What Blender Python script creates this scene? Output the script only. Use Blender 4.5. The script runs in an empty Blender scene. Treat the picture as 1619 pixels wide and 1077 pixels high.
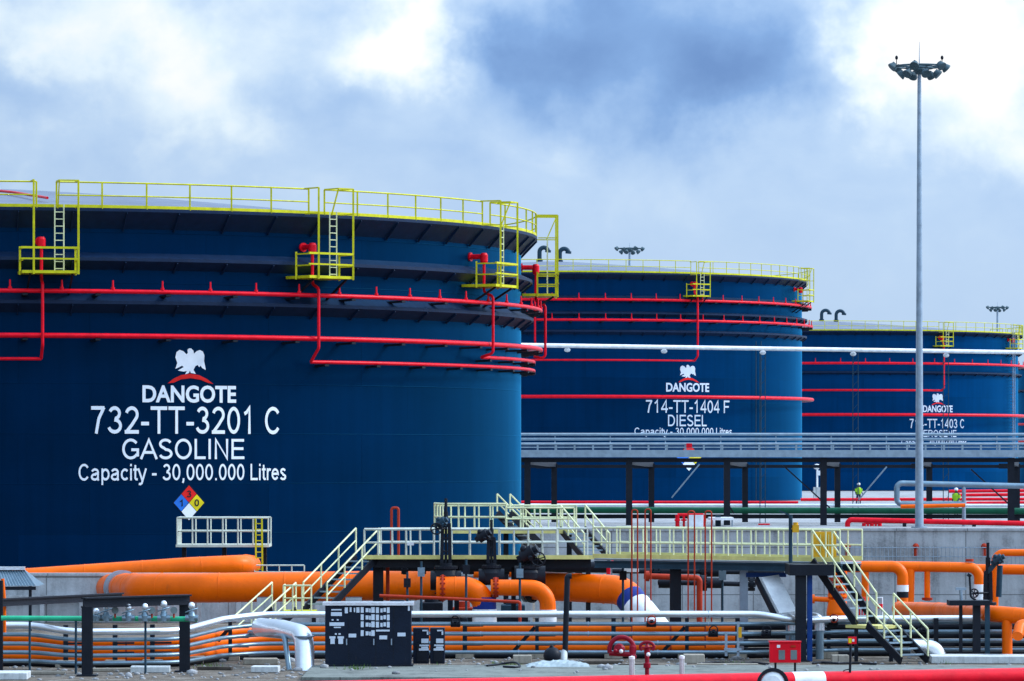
import bpy, bmesh, math, random
from mathutils import Vector, Matrix
random.seed(7)
R_ = math.radians
SC = bpy.context.scene
COL = SC.collection

# ------------------------------------------------------------------ camera
F = 7000.0          # focal length in pixels of the 1619 px wide photograph
HC = 5.5            # camera height above the lower yard
CX, HY = 809.5, 721.0
cd = bpy.data.cameras.new('camera'); cam = bpy.data.objects.new('camera', cd); COL.objects.link(cam)
cam.location = (0, 0, HC); cam.rotation_euler = (R_(90), 0, 0)
cd.sensor_width = 36.0; cd.lens = F / 1619.0 * 36.0
cd.shift_y = (HY - 538.5) / 1619.0
cd.clip_start = 1.0; cd.clip_end = 20000.0
SC.camera = cam

# ------------------------------------------------------------------ light
SC.view_settings.view_transform = 'Standard'
SC.view_settings.look = 'None'
SC.view_settings.exposure = 0.0
SC.view_settings.gamma = 1.0
SUN_DIR = Vector((0.78, 0.16, 0.60)).normalized()      # towards the sun
SUN_EL = math.asin(SUN_DIR.z); SUN_AZ = math.atan2(SUN_DIR.x, SUN_DIR.y)
sl = bpy.data.lights.new('sun', 'SUN'); sl.energy = 2.6; sl.angle = R_(10); sl.color = (1.0, 0.96, 0.9)
so = bpy.data.objects.new('sun', sl); COL.objects.link(so)
so.rotation_euler = (-SUN_DIR).to_track_quat('-Z', 'Y').to_euler()


class NT:
    """small node tree helper"""
    def __init__(s, tree):
        s.t = tree; s.n = tree.nodes; s.l = tree.links
    def node(s, kind, **kw):
        n = s.n.new(kind)
        for k, v in kw.items():
            setattr(n, k, v)
        return n
    def inp(s, sock, v):
        if isinstance(v, bpy.types.NodeSocket):
            s.l.new(v, sock)
        elif v is not None:
            sock.default_value = v
    def math(s, op, a, b=None, clamp=False):
        n = s.node('ShaderNodeMath', operation=op, use_clamp=clamp)
        s.inp(n.inputs[0], a); s.inp(n.inputs[1], b)
        return n.outputs[0]
    def vmath(s, op, a, b=None, out=0):
        n = s.node('ShaderNodeVectorMath', operation=op)
        s.inp(n.inputs[0], a); s.inp(n.inputs[1], b)
        return n.outputs[out]
    def noise(s, vec, scale, detail=4, rough=0.55, dist=0.0, out=0):
        n = s.node('ShaderNodeTexNoise')
        s.inp(n.inputs['Vector'], vec)
        n.inputs['Scale'].default_value = scale; n.inputs['Detail'].default_value = detail
        n.inputs['Roughness'].default_value = rough; n.inputs['Distortion'].default_value = dist
        return n.outputs[out]
    def ramp(s, fac, stops, interp='LINEAR'):
        n = s.node('ShaderNodeValToRGB'); s.inp(n.inputs[0], fac)
        cr = n.color_ramp; cr.interpolation = interp
        while len(cr.elements) < len(stops):
            cr.elements.new(0.5)
        for e, (p, c) in zip(cr.elements, stops):
            e.position = p; e.color = (*c, 1) if len(c) == 3 else c
        return n.outputs[0]
    def mix(s, fac, a, b, blend='MIX'):
        n = s.node('ShaderNodeMix', data_type='RGBA', blend_type=blend)
        s.inp(n.inputs[0], fac)
        for sock, v in ((n.inputs[6], a), (n.inputs[7], b)):
            if isinstance(v, (tuple, list)) and len(v) == 3:
                v = (*v, 1)
            s.inp(sock, v)
        return n.outputs[2]
    def mapping(s, vec, scale=(1, 1, 1), loc=(0, 0, 0)):
        n = s.node('ShaderNodeMapping'); s.inp(n.inputs[0], vec)
        n.inputs['Scale'].default_value = scale; n.inputs['Location'].default_value = loc
        return n.outputs[0]
    def maprange(s, v, a, b, c=0.0, d=1.0, smooth=True):
        n = s.node('ShaderNodeMapRange', interpolation_type='SMOOTHSTEP' if smooth else 'LINEAR')
        s.inp(n.inputs[0], v)
        for i, x in enumerate((a, b, c, d)):
            n.inputs[1 + i].default_value = x
        return n.outputs[0]


def make_world():
    w = bpy.data.worlds.new('World'); SC.world = w; w.use_nodes = True
    t = NT(w.node_tree); t.n.clear()
    out = t.node('ShaderNodeOutputWorld')
    sky = t.node('ShaderNodeTexSky', sky_type='NISHITA')
    sky.sun_disc = False; sky.sun_elevation = SUN_EL; sky.sun_rotation = SUN_AZ
    bg_sky = t.node('ShaderNodeBackground'); t.l.new(sky.outputs[0], bg_sky.inputs[0]); bg_sky.inputs[1].default_value = 0.08
    d = t.node('ShaderNodeTexCoord').outputs['Generated']
    # cloud field in directions: large soft banks broken up by noise
    warp = t.vmath('SUBTRACT', t.noise(d, 38, 5, 0.55, out=1), (0.5, 0.5, 0.5))
    dw = t.vmath('ADD', d, t.vmath('SCALE', warp, None))
    dw.node.inputs[1].links[0].from_node.inputs['Scale'].default_value = 0.042
    n1 = t.noise(t.mapping(d, (1, 1, 1.6)), 30, 6, 0.55, 0.3)
    n2 = t.noise(t.mapping(d, (1, 1, 1.3), (3.1, 1.7, 0.4)), 75, 5, 0.5, 0.2)
    v = t.math('ADD', t.math('MULTIPLY', t.math('SUBTRACT', n1, 0.5), 0.40), 0.63)
    v = t.math('ADD', v, t.math('MULTIPLY', t.math('SUBTRACT', n2, 0.5), 0.17))
    def bank(px, py, r, amount, squash=1.0):
        nonlocal v
        c = Vector(((px - CX) / F, 1.0, (HY - py) / F)).normalized()
        dif = t.vmath('MULTIPLY', t.vmath('SUBTRACT', dw, tuple(c)), (1.0, 1.0, squash))
        ln = t.vmath('LENGTH', dif, out=1)
        wgt = t.maprange(ln, r / F, 0.0, 0.0, amount)
        v = t.math('ADD', v, wgt)
    for b in CLOUD_BANKS:
        bank(*b)
    # towards the horizon the banks merge into an even pale grey-blue layer
    sep = t.node('ShaderNodeSeparateXYZ'); t.l.new(d, sep.inputs[0])
    low = t.maprange(sep.outputs[2], 0.070, 0.035, 0.0, 0.72)
    v = t.math('ADD', t.math('MULTIPLY', v, t.math('SUBTRACT', 1.0, low)), t.math('MULTIPLY', low, 0.66))
    colr = t.ramp(v, SKY_RAMP)
    # the cloud layer glows where the sun stands behind it and is brighter overhead than at the horizon
    dt = t.node('ShaderNodeVectorMath', operation='DOT_PRODUCT'); t.l.new(d, dt.inputs[0]); dt.inputs[1].default_value = tuple(SUN_DIR)
    glow = t.math('POWER', t.math('MAXIMUM', dt.outputs['Value'], 0.0), 4.0)
    up = t.math('MAXIMUM', sep.outputs[2], 0.0)
    back = t.math('MAXIMUM', t.math('MULTIPLY', sep.outputs[1], -1.0), 0.0)
    left = t.math('MAXIMUM', t.math('MULTIPLY', sep.outputs[0], -1.0), 0.0)
    gain = t.math('ADD', 1.0, t.math('ADD', t.math('MULTIPLY', up, 1.5), t.math('MULTIPLY', glow, 3.2)))
    gain = t.math('MULTIPLY', gain, t.math('ADD', 1.0, t.math('SUBTRACT', t.math('MULTIPLY', back, 0.3), t.math('MULTIPLY', left, 0.5))))
    bg_cl = t.node('ShaderNodeBackground'); t.l.new(colr, bg_cl.inputs[0]); t.l.new(gain, bg_cl.inputs[1])
    mx = t.node('ShaderNodeMixShader'); mx.inputs[0].default_value = 0.92
    t.l.new(bg_sky.outputs[0], mx.inputs[1]); t.l.new(bg_cl.outputs[0], mx.inputs[2]); t.l.new(mx.outputs[0], out.inputs[0])


CLOUD_BANKS = [  # px, py, radius px, brightness change, vertical squash
    (830, 130, 190, -0.30, 1.2), (1010, 60, 260, -0.36, 1.2), (1210, 80, 220, -0.36, 1.3), (1060, 170, 210, -0.20, 1.6), (900, 30, 200, -0.2, 1.2), (1180, 140, 170, -0.14, 1.4), (780, 60, 90, -0.2, 0.8),
    (490, 165, 130, -0.16, 1.3), (590, 150, 120, -0.12, 1.4), (30, 150, 130, -0.14, 1.6),
    (670, 50, 170, 0.44, 1.1), (560, 70, 150, 0.24, 1.0), (1400, 45, 150, 0.44, 1.0), (1560, 40, 180, 0.42, 1.1), (1590, 180, 150, 0.32, 1.2),
    (60, 30, 150, 0.28, 1.4), (300, 90, 200, 0.24, 1.3), (220, 20, 150, 0.20, 1.0), (380, 160, 190, 0.16, 1.6), (1440, 150, 160, 0.22, 1.2),
    (150, 200, 160, 0.12, 1.8),
]
SKY_RAMP = [(0.0, (0.14, 0.27, 0.56)), (0.25, (0.215, 0.385, 0.71)), (0.45, (0.34, 0.52, 0.82)), (0.66, (0.49, 0.66, 0.90)),
            (0.84, (0.74, 0.87, 0.98)), (1.0, (0.98, 0.99, 1.0))]
make_world()

# ------------------------------------------------------------------ helpers: picture measure -> world
def at(px, py, Z):
    return Vector(((px - CX) * Z / F, Z, HC - (py - HY) * Z / F))
def xx(px, Z):
    return (px - CX) * Z / F
def zz(py, Z):
    return HC - (py - HY) * Z / F
def depth_at(py, z):
    return (HC - z) * F / (py - HY)


class MB:
    """collects geometry; build() links it as ONE mesh object"""
    def __init__(s):
        s.v = []; s.f = []; s.sm = []
    def add(s, vs, fs, smooth=False):
        o = len(s.v); s.v += [Vector(p) for p in vs]
        for f in fs:
            s.f.append([o + i for i in f]); s.sm.append(smooth)
        return s
    def frame_box(s, c, ax, ay, az, sx, sy, sz):
        c = Vector(c); vs = []
        for i in (-1, 1):
            for j in (-1, 1):
                for k in (-1, 1):
                    vs.append(c + ax * (i * sx / 2) + ay * (j * sy / 2) + az * (k * sz / 2))
        return s.add(vs, [(0, 1, 3, 2), (4, 6, 7, 5), (0, 4, 5, 1), (2, 3, 7, 6), (0, 2, 6, 4), (1, 5, 7, 3)])
    def box(s, c, size, rz=0.0):
        ax = Vector((math.cos(rz), math.sin(rz), 0)); ay = Vector((-math.sin(rz), math.cos(rz), 0))
        return s.frame_box(c, ax, ay, Vector((0, 0, 1)), *size)
    def span(s, x0, x1, y0, y1, z0, z1):
        return s.box(((x0 + x1) / 2, (y0 + y1) / 2, (z0 + z1) / 2), (abs(x1 - x0), abs(y1 - y0), abs(z1 - z0)))
    def beam(s, p0, p1, w, h, up=Vector((0, 0, 1))):
        p0 = Vector(p0); p1 = Vector(p1); d = p1 - p0; L = d.length; d.normalize()
        if abs(d.dot(up)) > 0.97:
            up = Vector((0, 1, 0))
        side = d.cross(up).normalized(); u = side.cross(d)
        return s.frame_box((p0 + p1) / 2, d, side, u, L, w, h)
    def ibeam(s, p0, p1, w, h, t=0.03, up=Vector((0, 0, 1))):
        p0 = Vector(p0); p1 = Vector(p1); d = (p1 - p0).normalized()
        if abs(d.dot(up)) > 0.97:
            up = Vector((0, 1, 0))
        side = d.cross(up).normalized(); u = side.cross(d)
        s.beam(p0 + u * (h / 2 - t / 2), p1 + u * (h / 2 - t / 2), w, t, up)
        s.beam(p0 - u * (h / 2 - t / 2), p1 - u * (h / 2 - t / 2), w, t, up)
        return s.beam(p0, p1, t, h - 2 * t, up)
    def tube(s, pts, r, n=12, closed=False, caps=True, radii=None):
        pts = [Vector(p) for p in pts]; m = len(pts)
        tang = []
        for i in range(m):
            if closed:
                d = pts[(i + 1) % m] - pts[i - 1]
            elif i == 0:
                d = pts[1] - pts[0]
            elif i == m - 1:
                d = pts[-1] - pts[-2]
            else:
                d = (pts[i + 1] - pts[i]).normalized() + (pts[i] - pts[i - 1]).normalized()
            tang.append(d.normalized())
        ref = Vector((0, 0, 1)) if abs(tang[0].z) < 0.9 else Vector((0, 1, 0))
        nrm = (ref - tang[0] * ref.dot(tang[0])).normalized()
        vs = []
        for i in range(m):
            nrm = (nrm - tang[i] * nrm.dot(tang[i])).normalized()
            b = tang[i].cross(nrm); rr = radii[i] if radii else r
            for k in range(n):
                a = 2 * math.pi * k / n
                vs.append(pts[i] + nrm * (math.cos(a) * rr) + b * (math.sin(a) * rr))
        fs = []
        for i in range(m if closed else m - 1):
            for k in range(n):
                a = i * n + k; b_ = i * n + (k + 1) % n; j = (i + 1) % m
                fs.append((a, b_, j * n + (k + 1) % n, j * n + k))
        s.add(vs, fs, True)
        if caps and not closed:
            s.add([vs[k] for k in range(n)], [tuple(reversed(range(n)))])
            s.add([vs[(m - 1) * n + k] for k in range(n)], [tuple(range(n))])
        return s
    def cyl(s, p0, p1, r, n=16, r1=None):
        return s.tube([p0, p1], r, n, radii=[r, r if r1 is None else r1])
    def lathe(s, c, prof, n=24, smooth=True, axis=None, closed_prof=False):
        """prof: (radius, height) pairs turned about the axis through c"""
        c = Vector(c); ax = (axis or Vector((0, 0, 1))).normalized()
        ref = Vector((1, 0, 0)) if abs(ax.x) < 0.9 else Vector((0, 1, 0))
        e1 = (ref - ax * ref.dot(ax)).normalized(); e2 = ax.cross(e1)
        m = len(prof); vs = []
        for k in range(n):
            a = 2 * math.pi * k / n; dr = e1 * math.cos(a) + e2 * math.sin(a)
            for (r, h) in prof:
                vs.append(c + dr * r + ax * h)
        segs = m if closed_prof else m - 1
        for i in range(segs):       # every band has its own vertices so that edges stay crisp
            j = (i + 1) % m
            bv = []
            for k in range(n):
                bv += [vs[k * m + i], vs[k * m + j]]
            s.add(bv, [(2 * k, 2 * ((k + 1) % n), 2 * ((k + 1) % n) + 1, 2 * k + 1) for k in range(n)], smooth)
        return s
    def ball(s, c, r, n=14, squash=(1, 1, 1)):
        c = Vector(c); m = n // 2; vs = [c + Vector((0, 0, r * squash[2]))]
        for i in range(1, m):
            t = math.pi * i / m
            for k in range(n):
                a = 2 * math.pi * k / n
                vs.append(c + Vector((r * squash[0] * math.sin(t) * math.cos(a), r * squash[1] * math.sin(t) * math.sin(a), r * squash[2] * math.cos(t))))
        vs.append(c - Vector((0, 0, r * squash[2])))
        fs = [(0, 1 + k, 1 + (k + 1) % n) for k in range(n)]
        for i in range(m - 2):
            for k in range(n):
                fs.append((1 + i * n + k, 1 + (i + 1) * n + k, 1 + (i + 1) * n + (k + 1) % n, 1 + i * n + (k + 1) % n))
        last = len(vs) - 1; o = 1 + (m - 2) * n
        fs += [(last, o + (k + 1) % n, o + k) for k in range(n)]
        return s.add(vs, fs, True)
    def poly(s, pts):
        return s.add(pts, [tuple(range(len(pts)))])
    def build(s, name, mat, parent=None, bevel=0.0):
        me = bpy.data.meshes.new(name)
        off = wloc(parent) if parent else Vector((0, 0, 0))
        me.from_pydata([tuple(p - off) for p in s.v], [], s.f)
        me.polygons.foreach_set('use_smooth', s.sm); me.materials.append(mat)
        bm = bmesh.new(); bm.from_mesh(me)
        bmesh.ops.recalc_face_normals(bm, faces=bm.faces)
        big = [f for f in bm.faces if len(f.verts) > 4]
        if big:
            bmesh.ops.triangulate(bm, faces=big)
        bm.to_mesh(me); bm.free(); me.update()
        o = bpy.data.objects.new(name, me); COL.objects.link(o)
        if parent:
            o.parent = parent
        if bevel:
            b = o.modifiers.new('bevel', 'BEVEL'); b.width = bevel; b.segments = 2; b.limit_method = 'ANGLE'
        return o


def wloc(o):
    p = Vector((0, 0, 0))
    while o:
        p += o.location; o = o.parent
    return p
def thing(name, label, cat, loc=(0, 0, 0), group=None):
    o = bpy.data.objects.new(name, None); COL.objects.link(o); o.location = loc
    o.empty_display_size = 0.3
    return tag(o, label, cat, group)
def tag(o, label, cat, group=None):
    o['label'] = label; o['category'] = cat
    if group:
        o['group'] = group
    return o
def structure(o):
    o['kind'] = 'structure'; return o
def dup(root, loc, label=None):
    r = root.copy(); COL.objects.link(r); r.location = loc
    if label:
        r['label'] = label
    for ch in list(root.children):
        c = ch.copy(); COL.objects.link(c); c.parent = r
        for g in list(ch.children):
            d = g.copy(); COL.objects.link(d); d.parent = c
    return r
def fillet(pts, rad, n=8):
    """round the corners of a polyline"""
    pts = [Vector(p) for p in pts]; out = [pts[0]]
    for i in range(1, len(pts) - 1):
        a, b, c = pts[i - 1], pts[i], pts[i + 1]
        d1 = (a - b); d2 = (c - b); l1, l2 = d1.length, d2.length
        d1.normalize(); d2.normalize()
        ang = math.acos(max(-1, min(1, d1.dot(d2))))
        if abs(ang - math.pi) < 0.02:
            out.append(b); continue
        r = rad[i - 1] if isinstance(rad, (list, tuple)) else rad
        t = min(r / math.tan(ang / 2), l1 * 0.49, l2 * 0.49); r = t * math.tan(ang / 2)
        bis = (d1 + d2).normalized(); cen = b + bis * (r / math.sin(ang / 2))
        s0 = (b + d1 * t) - cen; s1 = (b + d2 * t) - cen
        tot = s0.angle(s1); ax = s0.cross(s1).normalized()
        for k in range(n + 1):
            out.append(cen + Matrix.Rotation(tot * k / n, 3, ax) @ s0)
    out.append(pts[-1]); return out

# ------------------------------------------------------------------ materials
def new_mat(name):
    m = bpy.data.materials.new(name); m.use_nodes = True
    t = NT(m.node_tree); b = t.n['Principled BSDF']
    return m, t, b
def paint(name, col, rough=0.42, metal=0.0, var=0.22, scale=2.5, dirt=0.25, dirtcol=(0.10, 0.075, 0.05), bump=0.03):
    m, t, b = new_mat(name)
    oc = t.node('ShaderNodeTexCoord').outputs['Object']
    n1 = t.noise(oc, scale, 5, 0.6)
    lo = tuple(c * (1 - var) for c in col); hi = tuple(min(1, c * (1 + var * 0.6)) for c in col)
    c = t.ramp(n1, [(0.3, lo), (0.7, hi)])
    # grime: blotches and runs of their own, all over
    n2 = t.noise(t.mapping(oc, (1.6, 1.6, 0.45)), scale * 2.2, 6, 0.7, 0.4)
    msk = t.maprange(n2, 0.56, 0.78, 0.0, dirt)
    c = t.mix(msk, c, dirtcol)
    t.l.new(c, b.inputs['Base Color'])
    r = t.math('ADD', rough - 0.08, t.math('MULTIPLY', n2, 0.2)); t.l.new(r, b.inputs['Roughness'])
    b.inputs['Metallic'].default_value = metal
    b.inputs['Specular IOR Level'].default_value = 0.15 if not metal else 0.5
    if bump:
        bp = t.node('ShaderNodeBump'); bp.inputs['Strength'].default_value = bump * 6; bp.inputs['Distance'].default_value = bump
        t.l.new(t.noise(oc, scale * 9, 3), bp.inputs['Height']); t.l.new(bp.outputs[0], b.inputs['Normal'])
    return m
def tank_paint(name, col, R, rough=0.36):
    m, t, b = new_mat(name)
    oc = t.node('ShaderNodeTexCoord').outputs['Object']
    sp = t.node('ShaderNodeSeparateXYZ'); t.l.new(oc, sp.inputs[0])
    ang = t.math('MULTIPLY', t.math('ARCTAN2', sp.outputs[1], sp.outputs[0]), R)
    cb = t.node('ShaderNodeCombineXYZ'); t.l.new(ang, cb.inputs[0]); t.l.new(sp.outputs[2], cb.inputs[1])
    uv = cb.outputs[0]
    br = t.node('ShaderNodeTexBrick'); t.l.new(uv, br.inputs['Vector'])
    br.offset = 0.37
    br.inputs['Scale'].default_value = 1.0; br.inputs['Mortar Size'].default_value = 0.018; br.inputs['Mortar Smooth'].default_value = 0.6
    br.inputs['Brick Width'].default_value = 8.3; br.inputs['Row Height'].default_value = 2.15; br.inputs['Bias'].default_value = 0.0
    br.inputs['Color1'].default_value = (0.42, 0.42, 0.42, 1); br.inputs['Color2'].default_value = (0.62, 0.62, 0.62, 1); br.inputs['Mortar'].default_value = (0.30, 0.30, 0.30, 1)
    n1 = t.noise(t.mapping(uv, (0.12, 0.25, 1)), 1.0, 5, 0.6)
    n2 = t.noise(t.mapping(uv, (1.7, 0.07, 1)), 1.0, 5, 0.7, 0.2)      # vertical runs
    f = t.math('ADD', t.math('MULTIPLY', br.outputs[0], 0.45), t.math('ADD', t.math('MULTIPLY', n1, 0.30), t.math('MULTIPLY', n2, 0.25)))
    c = t.ramp(f, [(0.32, tuple(x * 0.55 for x in col)), (0.50, col), (0.68, tuple(x * 1.5 for x in col))])
    t.l.new(c, b.inputs['Base Color'])
    t.l.new(t.math('ADD', rough - 0.1, t.math('MULTIPLY', n2, 0.22)), b.inputs['Roughness'])
    bp = t.node('ShaderNodeBump'); bp.inputs['Strength'].default_value = 0.5; bp.inputs['Distance'].default_value = 0.012
    h = t.math('ADD', br.outputs[1], t.math('MULTIPLY', n1, 1.6)); t.l.new(h, bp.inputs['Height']); t.l.new(bp.outputs[0], b.inputs['Normal'])
    # deep blue gloss coat: reflects the sky tinted by the pigment
    b.inputs['Specular IOR Level'].default_value = 0.0
    gl = t.node('ShaderNodeBsdfGlossy'); gl.inputs['Color'].default_value = (0.05, 0.40, 0.72, 1); t.l.new(t.math('ADD', 0.20, t.math('MULTIPLY', n2, 0.34)), gl.inputs['Roughness']); t.l.new(bp.outputs[0], gl.inputs['Normal'])
    fr = t.node('ShaderNodeFresnel'); fr.inputs['IOR'].default_value = 1.29
    mx = t.node('ShaderNodeMixShader'); t.l.new(fr.outputs[0], mx.inputs[0]); t.l.new(b.outputs[0], mx.inputs[1]); t.l.new(gl.outputs[0], mx.inputs[2])
    t.l.new(mx.outputs[0], t.n['Material Output'].inputs[0])
    return m
def concrete(name, col, panel=(6.0, 1.5), scale=1.0, stain=0.5):
    m, t, b = new_mat(name)
    oc = t.node('ShaderNodeTexCoord').outputs['Object']
    sp = t.node('ShaderNodeSeparateXYZ'); t.l.new(oc, sp.inputs[0])
    cb = t.node('ShaderNodeCombineXYZ'); t.l.new(t.math('ADD', sp.outputs[0], sp.outputs[1]), cb.inputs[0]); t.l.new(sp.outputs[2], cb.inputs[1])
    n1 = t.noise(oc, 0.7 * scale, 8, 0.65); n2 = t.noise(t.mapping(oc, (2.2, 2.2, 0.22)), 1.3 * scale, 6, 0.7); n3 = t.noise(oc, 14 * scale, 4, 0.7)
    f = t.math('ADD', t.math('MULTIPLY', n1, 0.5), t.math('ADD', t.math('MULTIPLY', n2, 0.35), t.math('MULTIPLY', n3, 0.15)))
    c = t.ramp(f, [(0.36, tuple(x * (1 - stain) for x in col)), (0.50, col), (0.64, tuple(min(1, x * 1.3) for x in col))])
    br = t.node('ShaderNodeTexBrick'); t.l.new(cb.outputs[0], br.inputs['Vector']); br.offset = 0.0
    br.inputs['Scale'].default_value = 1.0; br.inputs['Brick Width'].default_value = panel[0]; br.inputs['Row Height'].default_value = panel[1]
    br.inputs['Mortar Size'].default_value = 0.02; br.inputs['Mortar Smooth'].default_value = 0.3
    c = t.mix(t.math('MULTIPLY', br.outputs[1], 0.75), c, tuple(x * 0.25 for x in col))
    t.l.new(c, b.inputs['Base Color']); b.inputs['Roughness'].default_value = 0.9
    bp = t.node('ShaderNodeBump'); bp.inputs['Strength'].default_value = 0.5; bp.inputs['Distance'].default_value = 0.02
    t.l.new(n3, bp.inputs['Height']); t.l.new(bp.outputs[0], b.inputs['Normal'])
    return m
def gravel(name, stops, scale, bump=0.05):
    m, t, b = new_mat(name)
    oc = t.node('ShaderNodeTexCoord').outputs['Object']
    n1 = t.noise(oc, scale, 8, 0.7); n2 = t.noise(oc, scale * 9, 5, 0.75)
    f = t.math('ADD', t.math('MULTIPLY', n1, 0.6), t.math('MULTIPLY', n2, 0.4))
    t.l.new(t.ramp(f, stops), b.inputs['Base Color']); b.inputs['Roughness'].default_value = 0.95
    bp = t.node('ShaderNodeBump'); bp.inputs['Strength'].default_value = 0.8; bp.inputs['Distance'].default_value = bump
    t.l.new(n2, bp.inputs['Height']); t.l.new(bp.outputs[0], b.inputs['Normal'])
    return m

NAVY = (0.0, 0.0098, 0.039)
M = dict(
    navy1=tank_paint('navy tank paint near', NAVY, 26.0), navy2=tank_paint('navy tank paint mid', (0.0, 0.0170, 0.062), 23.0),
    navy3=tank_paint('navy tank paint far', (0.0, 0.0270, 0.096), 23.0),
    girder=paint('dark girder paint', (0.006, 0.020, 0.055), 0.5, dirt=0.3, dirtcol=(0.06, 0.04, 0.03)),
    roof=paint('pale roof plate', (0.16, 0.185, 0.235), 0.6, scale=0.3),
    red=paint('fire red paint', (0.78, 0.004, 0.018), 0.34, dirt=0.15),
    crimson=paint('dark crimson paint', (0.26, 0.006, 0.020), 0.36, dirt=0.2),
    rust=paint('red lead paint', (0.40, 0.035, 0.012), 0.5, dirt=0.35),
    orange=paint('orange pipe paint', (0.93, 0.135, 0.0), 0.36, var=0.14, scale=1.1, dirt=0.45, dirtcol=(0.24, 0.055, 0.015)),
    yellow=paint('safety yellow paint', (0.62, 0.58, 0.012), 0.45, dirt=0.25),
    cream=paint('pale galvanised rail', (0.58, 0.60, 0.50), 0.45, metal=0.15, dirt=0.3, dirtcol=(0.3, 0.28, 0.15)),
    lime=paint('pale yellow rail', (0.74, 0.75, 0.44), 0.45, dirt=0.25),
    kick=paint('yellow toe board', (0.72, 0.64, 0.22), 0.5, dirt=0.3),
    galv=paint('galvanised steel', (0.30, 0.37, 0.44), 0.42, metal=0.5),
    pale=paint('pale blue grey steel', (0.25, 0.33, 0.39), 0.5, metal=0.1),
    steel=paint('dark teal steel', (0.02, 0.05, 0.075), 0.5),
    silver=paint('aluminium cladding', (0.80, 0.83, 0.87), 0.30, metal=0.85, var=0.12, scale=1.6, dirt=0.22, dirtcol=(0.2, 0.2, 0.2)),
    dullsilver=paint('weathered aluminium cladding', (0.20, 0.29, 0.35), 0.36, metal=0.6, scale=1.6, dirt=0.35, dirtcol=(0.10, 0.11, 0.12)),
    black=paint('black steel paint', (0.010, 0.013, 0.020), 0.45, dirt=0.2, dirtcol=(0.05, 0.04, 0.035)),
    cabinet=paint('near black cabinet paint', (0.006, 0.012, 0.026), 0.4, dirt=0.15),
    white=paint('white paint', (0.80, 0.81, 0.82), 0.45, dirt=0.18, dirtcol=(0.3, 0.28, 0.25)),
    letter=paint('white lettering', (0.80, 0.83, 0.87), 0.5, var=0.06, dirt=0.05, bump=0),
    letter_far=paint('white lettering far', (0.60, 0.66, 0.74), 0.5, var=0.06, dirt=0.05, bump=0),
    blue=paint('blue marking band', (0.01, 0.03, 0.20), 0.42),
    bluesteel=paint('blue steel paint', (0.008, 0.05, 0.22), 0.42),
    green=paint('green pipe paint', (0.006, 0.10, 0.05), 0.42),
    brightgreen=paint('light green pipe paint', (0.03, 0.42, 0.22), 0.42),
    amber=paint('amber sheet', (0.70, 0.36, 0.02), 0.45),
    hivis=paint('hi vis cloth', (0.30, 0.55, 0.03), 0.8, dirt=0.0), trousers=paint('dark cloth', (0.03, 0.04, 0.07), 0.9), skin=paint('skin', (0.16, 0.08, 0.05), 0.6, dirt=0.0),
    wall=concrete('bund wall concrete', (0.40, 0.42, 0.43)), wall_back=concrete('block wall concrete', (0.36, 0.375, 0.385), (2.4, 0.8), stain=0.7),
    kerb=concrete('mossy kerb concrete', (0.155, 0.17, 0.15), (4.0, 5.0), 1.6, 0.8), block=concrete('sleeper concrete', (0.33, 0.29, 0.23), (9, 9), 3.0),
    plank=concrete('dark weathered timber', (0.07, 0.055, 0.042), (9, 9), 4.0), slab=concrete('pale slab concrete', (0.52, 0.54, 0.53), (9, 9), 2.0),
    dirt=gravel('trodden earth and chippings', [(0.34, (0.03, 0.024, 0.018)), (0.48, (0.11, 0.085, 0.06)), (0.60, (0.23, 0.20, 0.165)), (0.8, (0.4, 0.38, 0.35))], 1.3),
    stone=gravel('pale crushed stone', [(0.38, (0.14, 0.145, 0.15)), (0.5, (0.30, 0.305, 0.31)), (0.64, (0.46, 0.46, 0.46))], 0.5),
    window=paint('grey glass', (0.16, 0.20, 0.20), 0.2, dirt=0.1), grass=paint('grass', (0.07, 0.14, 0.02), 0.8, dirt=0.1),
    lampgrey=paint('grey lamp housing', (0.06, 0.105, 0.125), 0.5),
    sheetmetal=paint('bright sheet metal', (0.86, 0.89, 0.92), 0.4, dirt=0.1),
    sheet=paint('pale plastic sheeting', (0.32, 0.38, 0.39), 0.5, dirt=0.5),
    haz_red=paint('hazard red', (0.72, 0.015, 0.012), 0.5, bump=0), haz_blue=paint('hazard blue', (0.02, 0.16, 0.62), 0.5, bump=0),
    haz_yellow=paint('hazard yellow', (0.78, 0.62, 0.01), 0.5, bump=0),
)

# ------------------------------------------------------------------ ground: one stepped sheet
UP = 1.5            # level of the upper yard
STEP_Y = 241.0
g = MB()
xs = [-3000, -300, -60, 60, 300, 3000]
ys = [(-60, 0), (90, 0), (130, 0), (180, 0), (STEP_Y, 0)]
ys2 = [(STEP_Y + 0.02, UP), (300, UP), (500, UP), (1500, UP), (9000, UP)]
def sheet(rows):
    vs = [(x, y, z) for (y, z) in rows for x in xs]; n = len(xs)
    return vs, [(j * n + i, j * n + i + 1, (j + 1) * n + i + 1, (j + 1) * n + i) for j in range(len(rows) - 1) for i in range(n - 1)]
g.add(*sheet(ys + ys2[:1]))
structure(g.build('ground', M['dirt']))
g = MB(); g.add(*sheet([(STEP_Y + 0.02, UP + 0.004)] + [(y, z + 0.004) for y, z in ys2[1:]]))
structure(g.build('gravel_ground', M['stone']))
kb = MB(); kb.span(xx(500, 116.5), 34, 108.2, 114.35, -0.3, 0.10)
structure(kb.build('pavement', M['kerb'], bevel=0.02))

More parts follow.
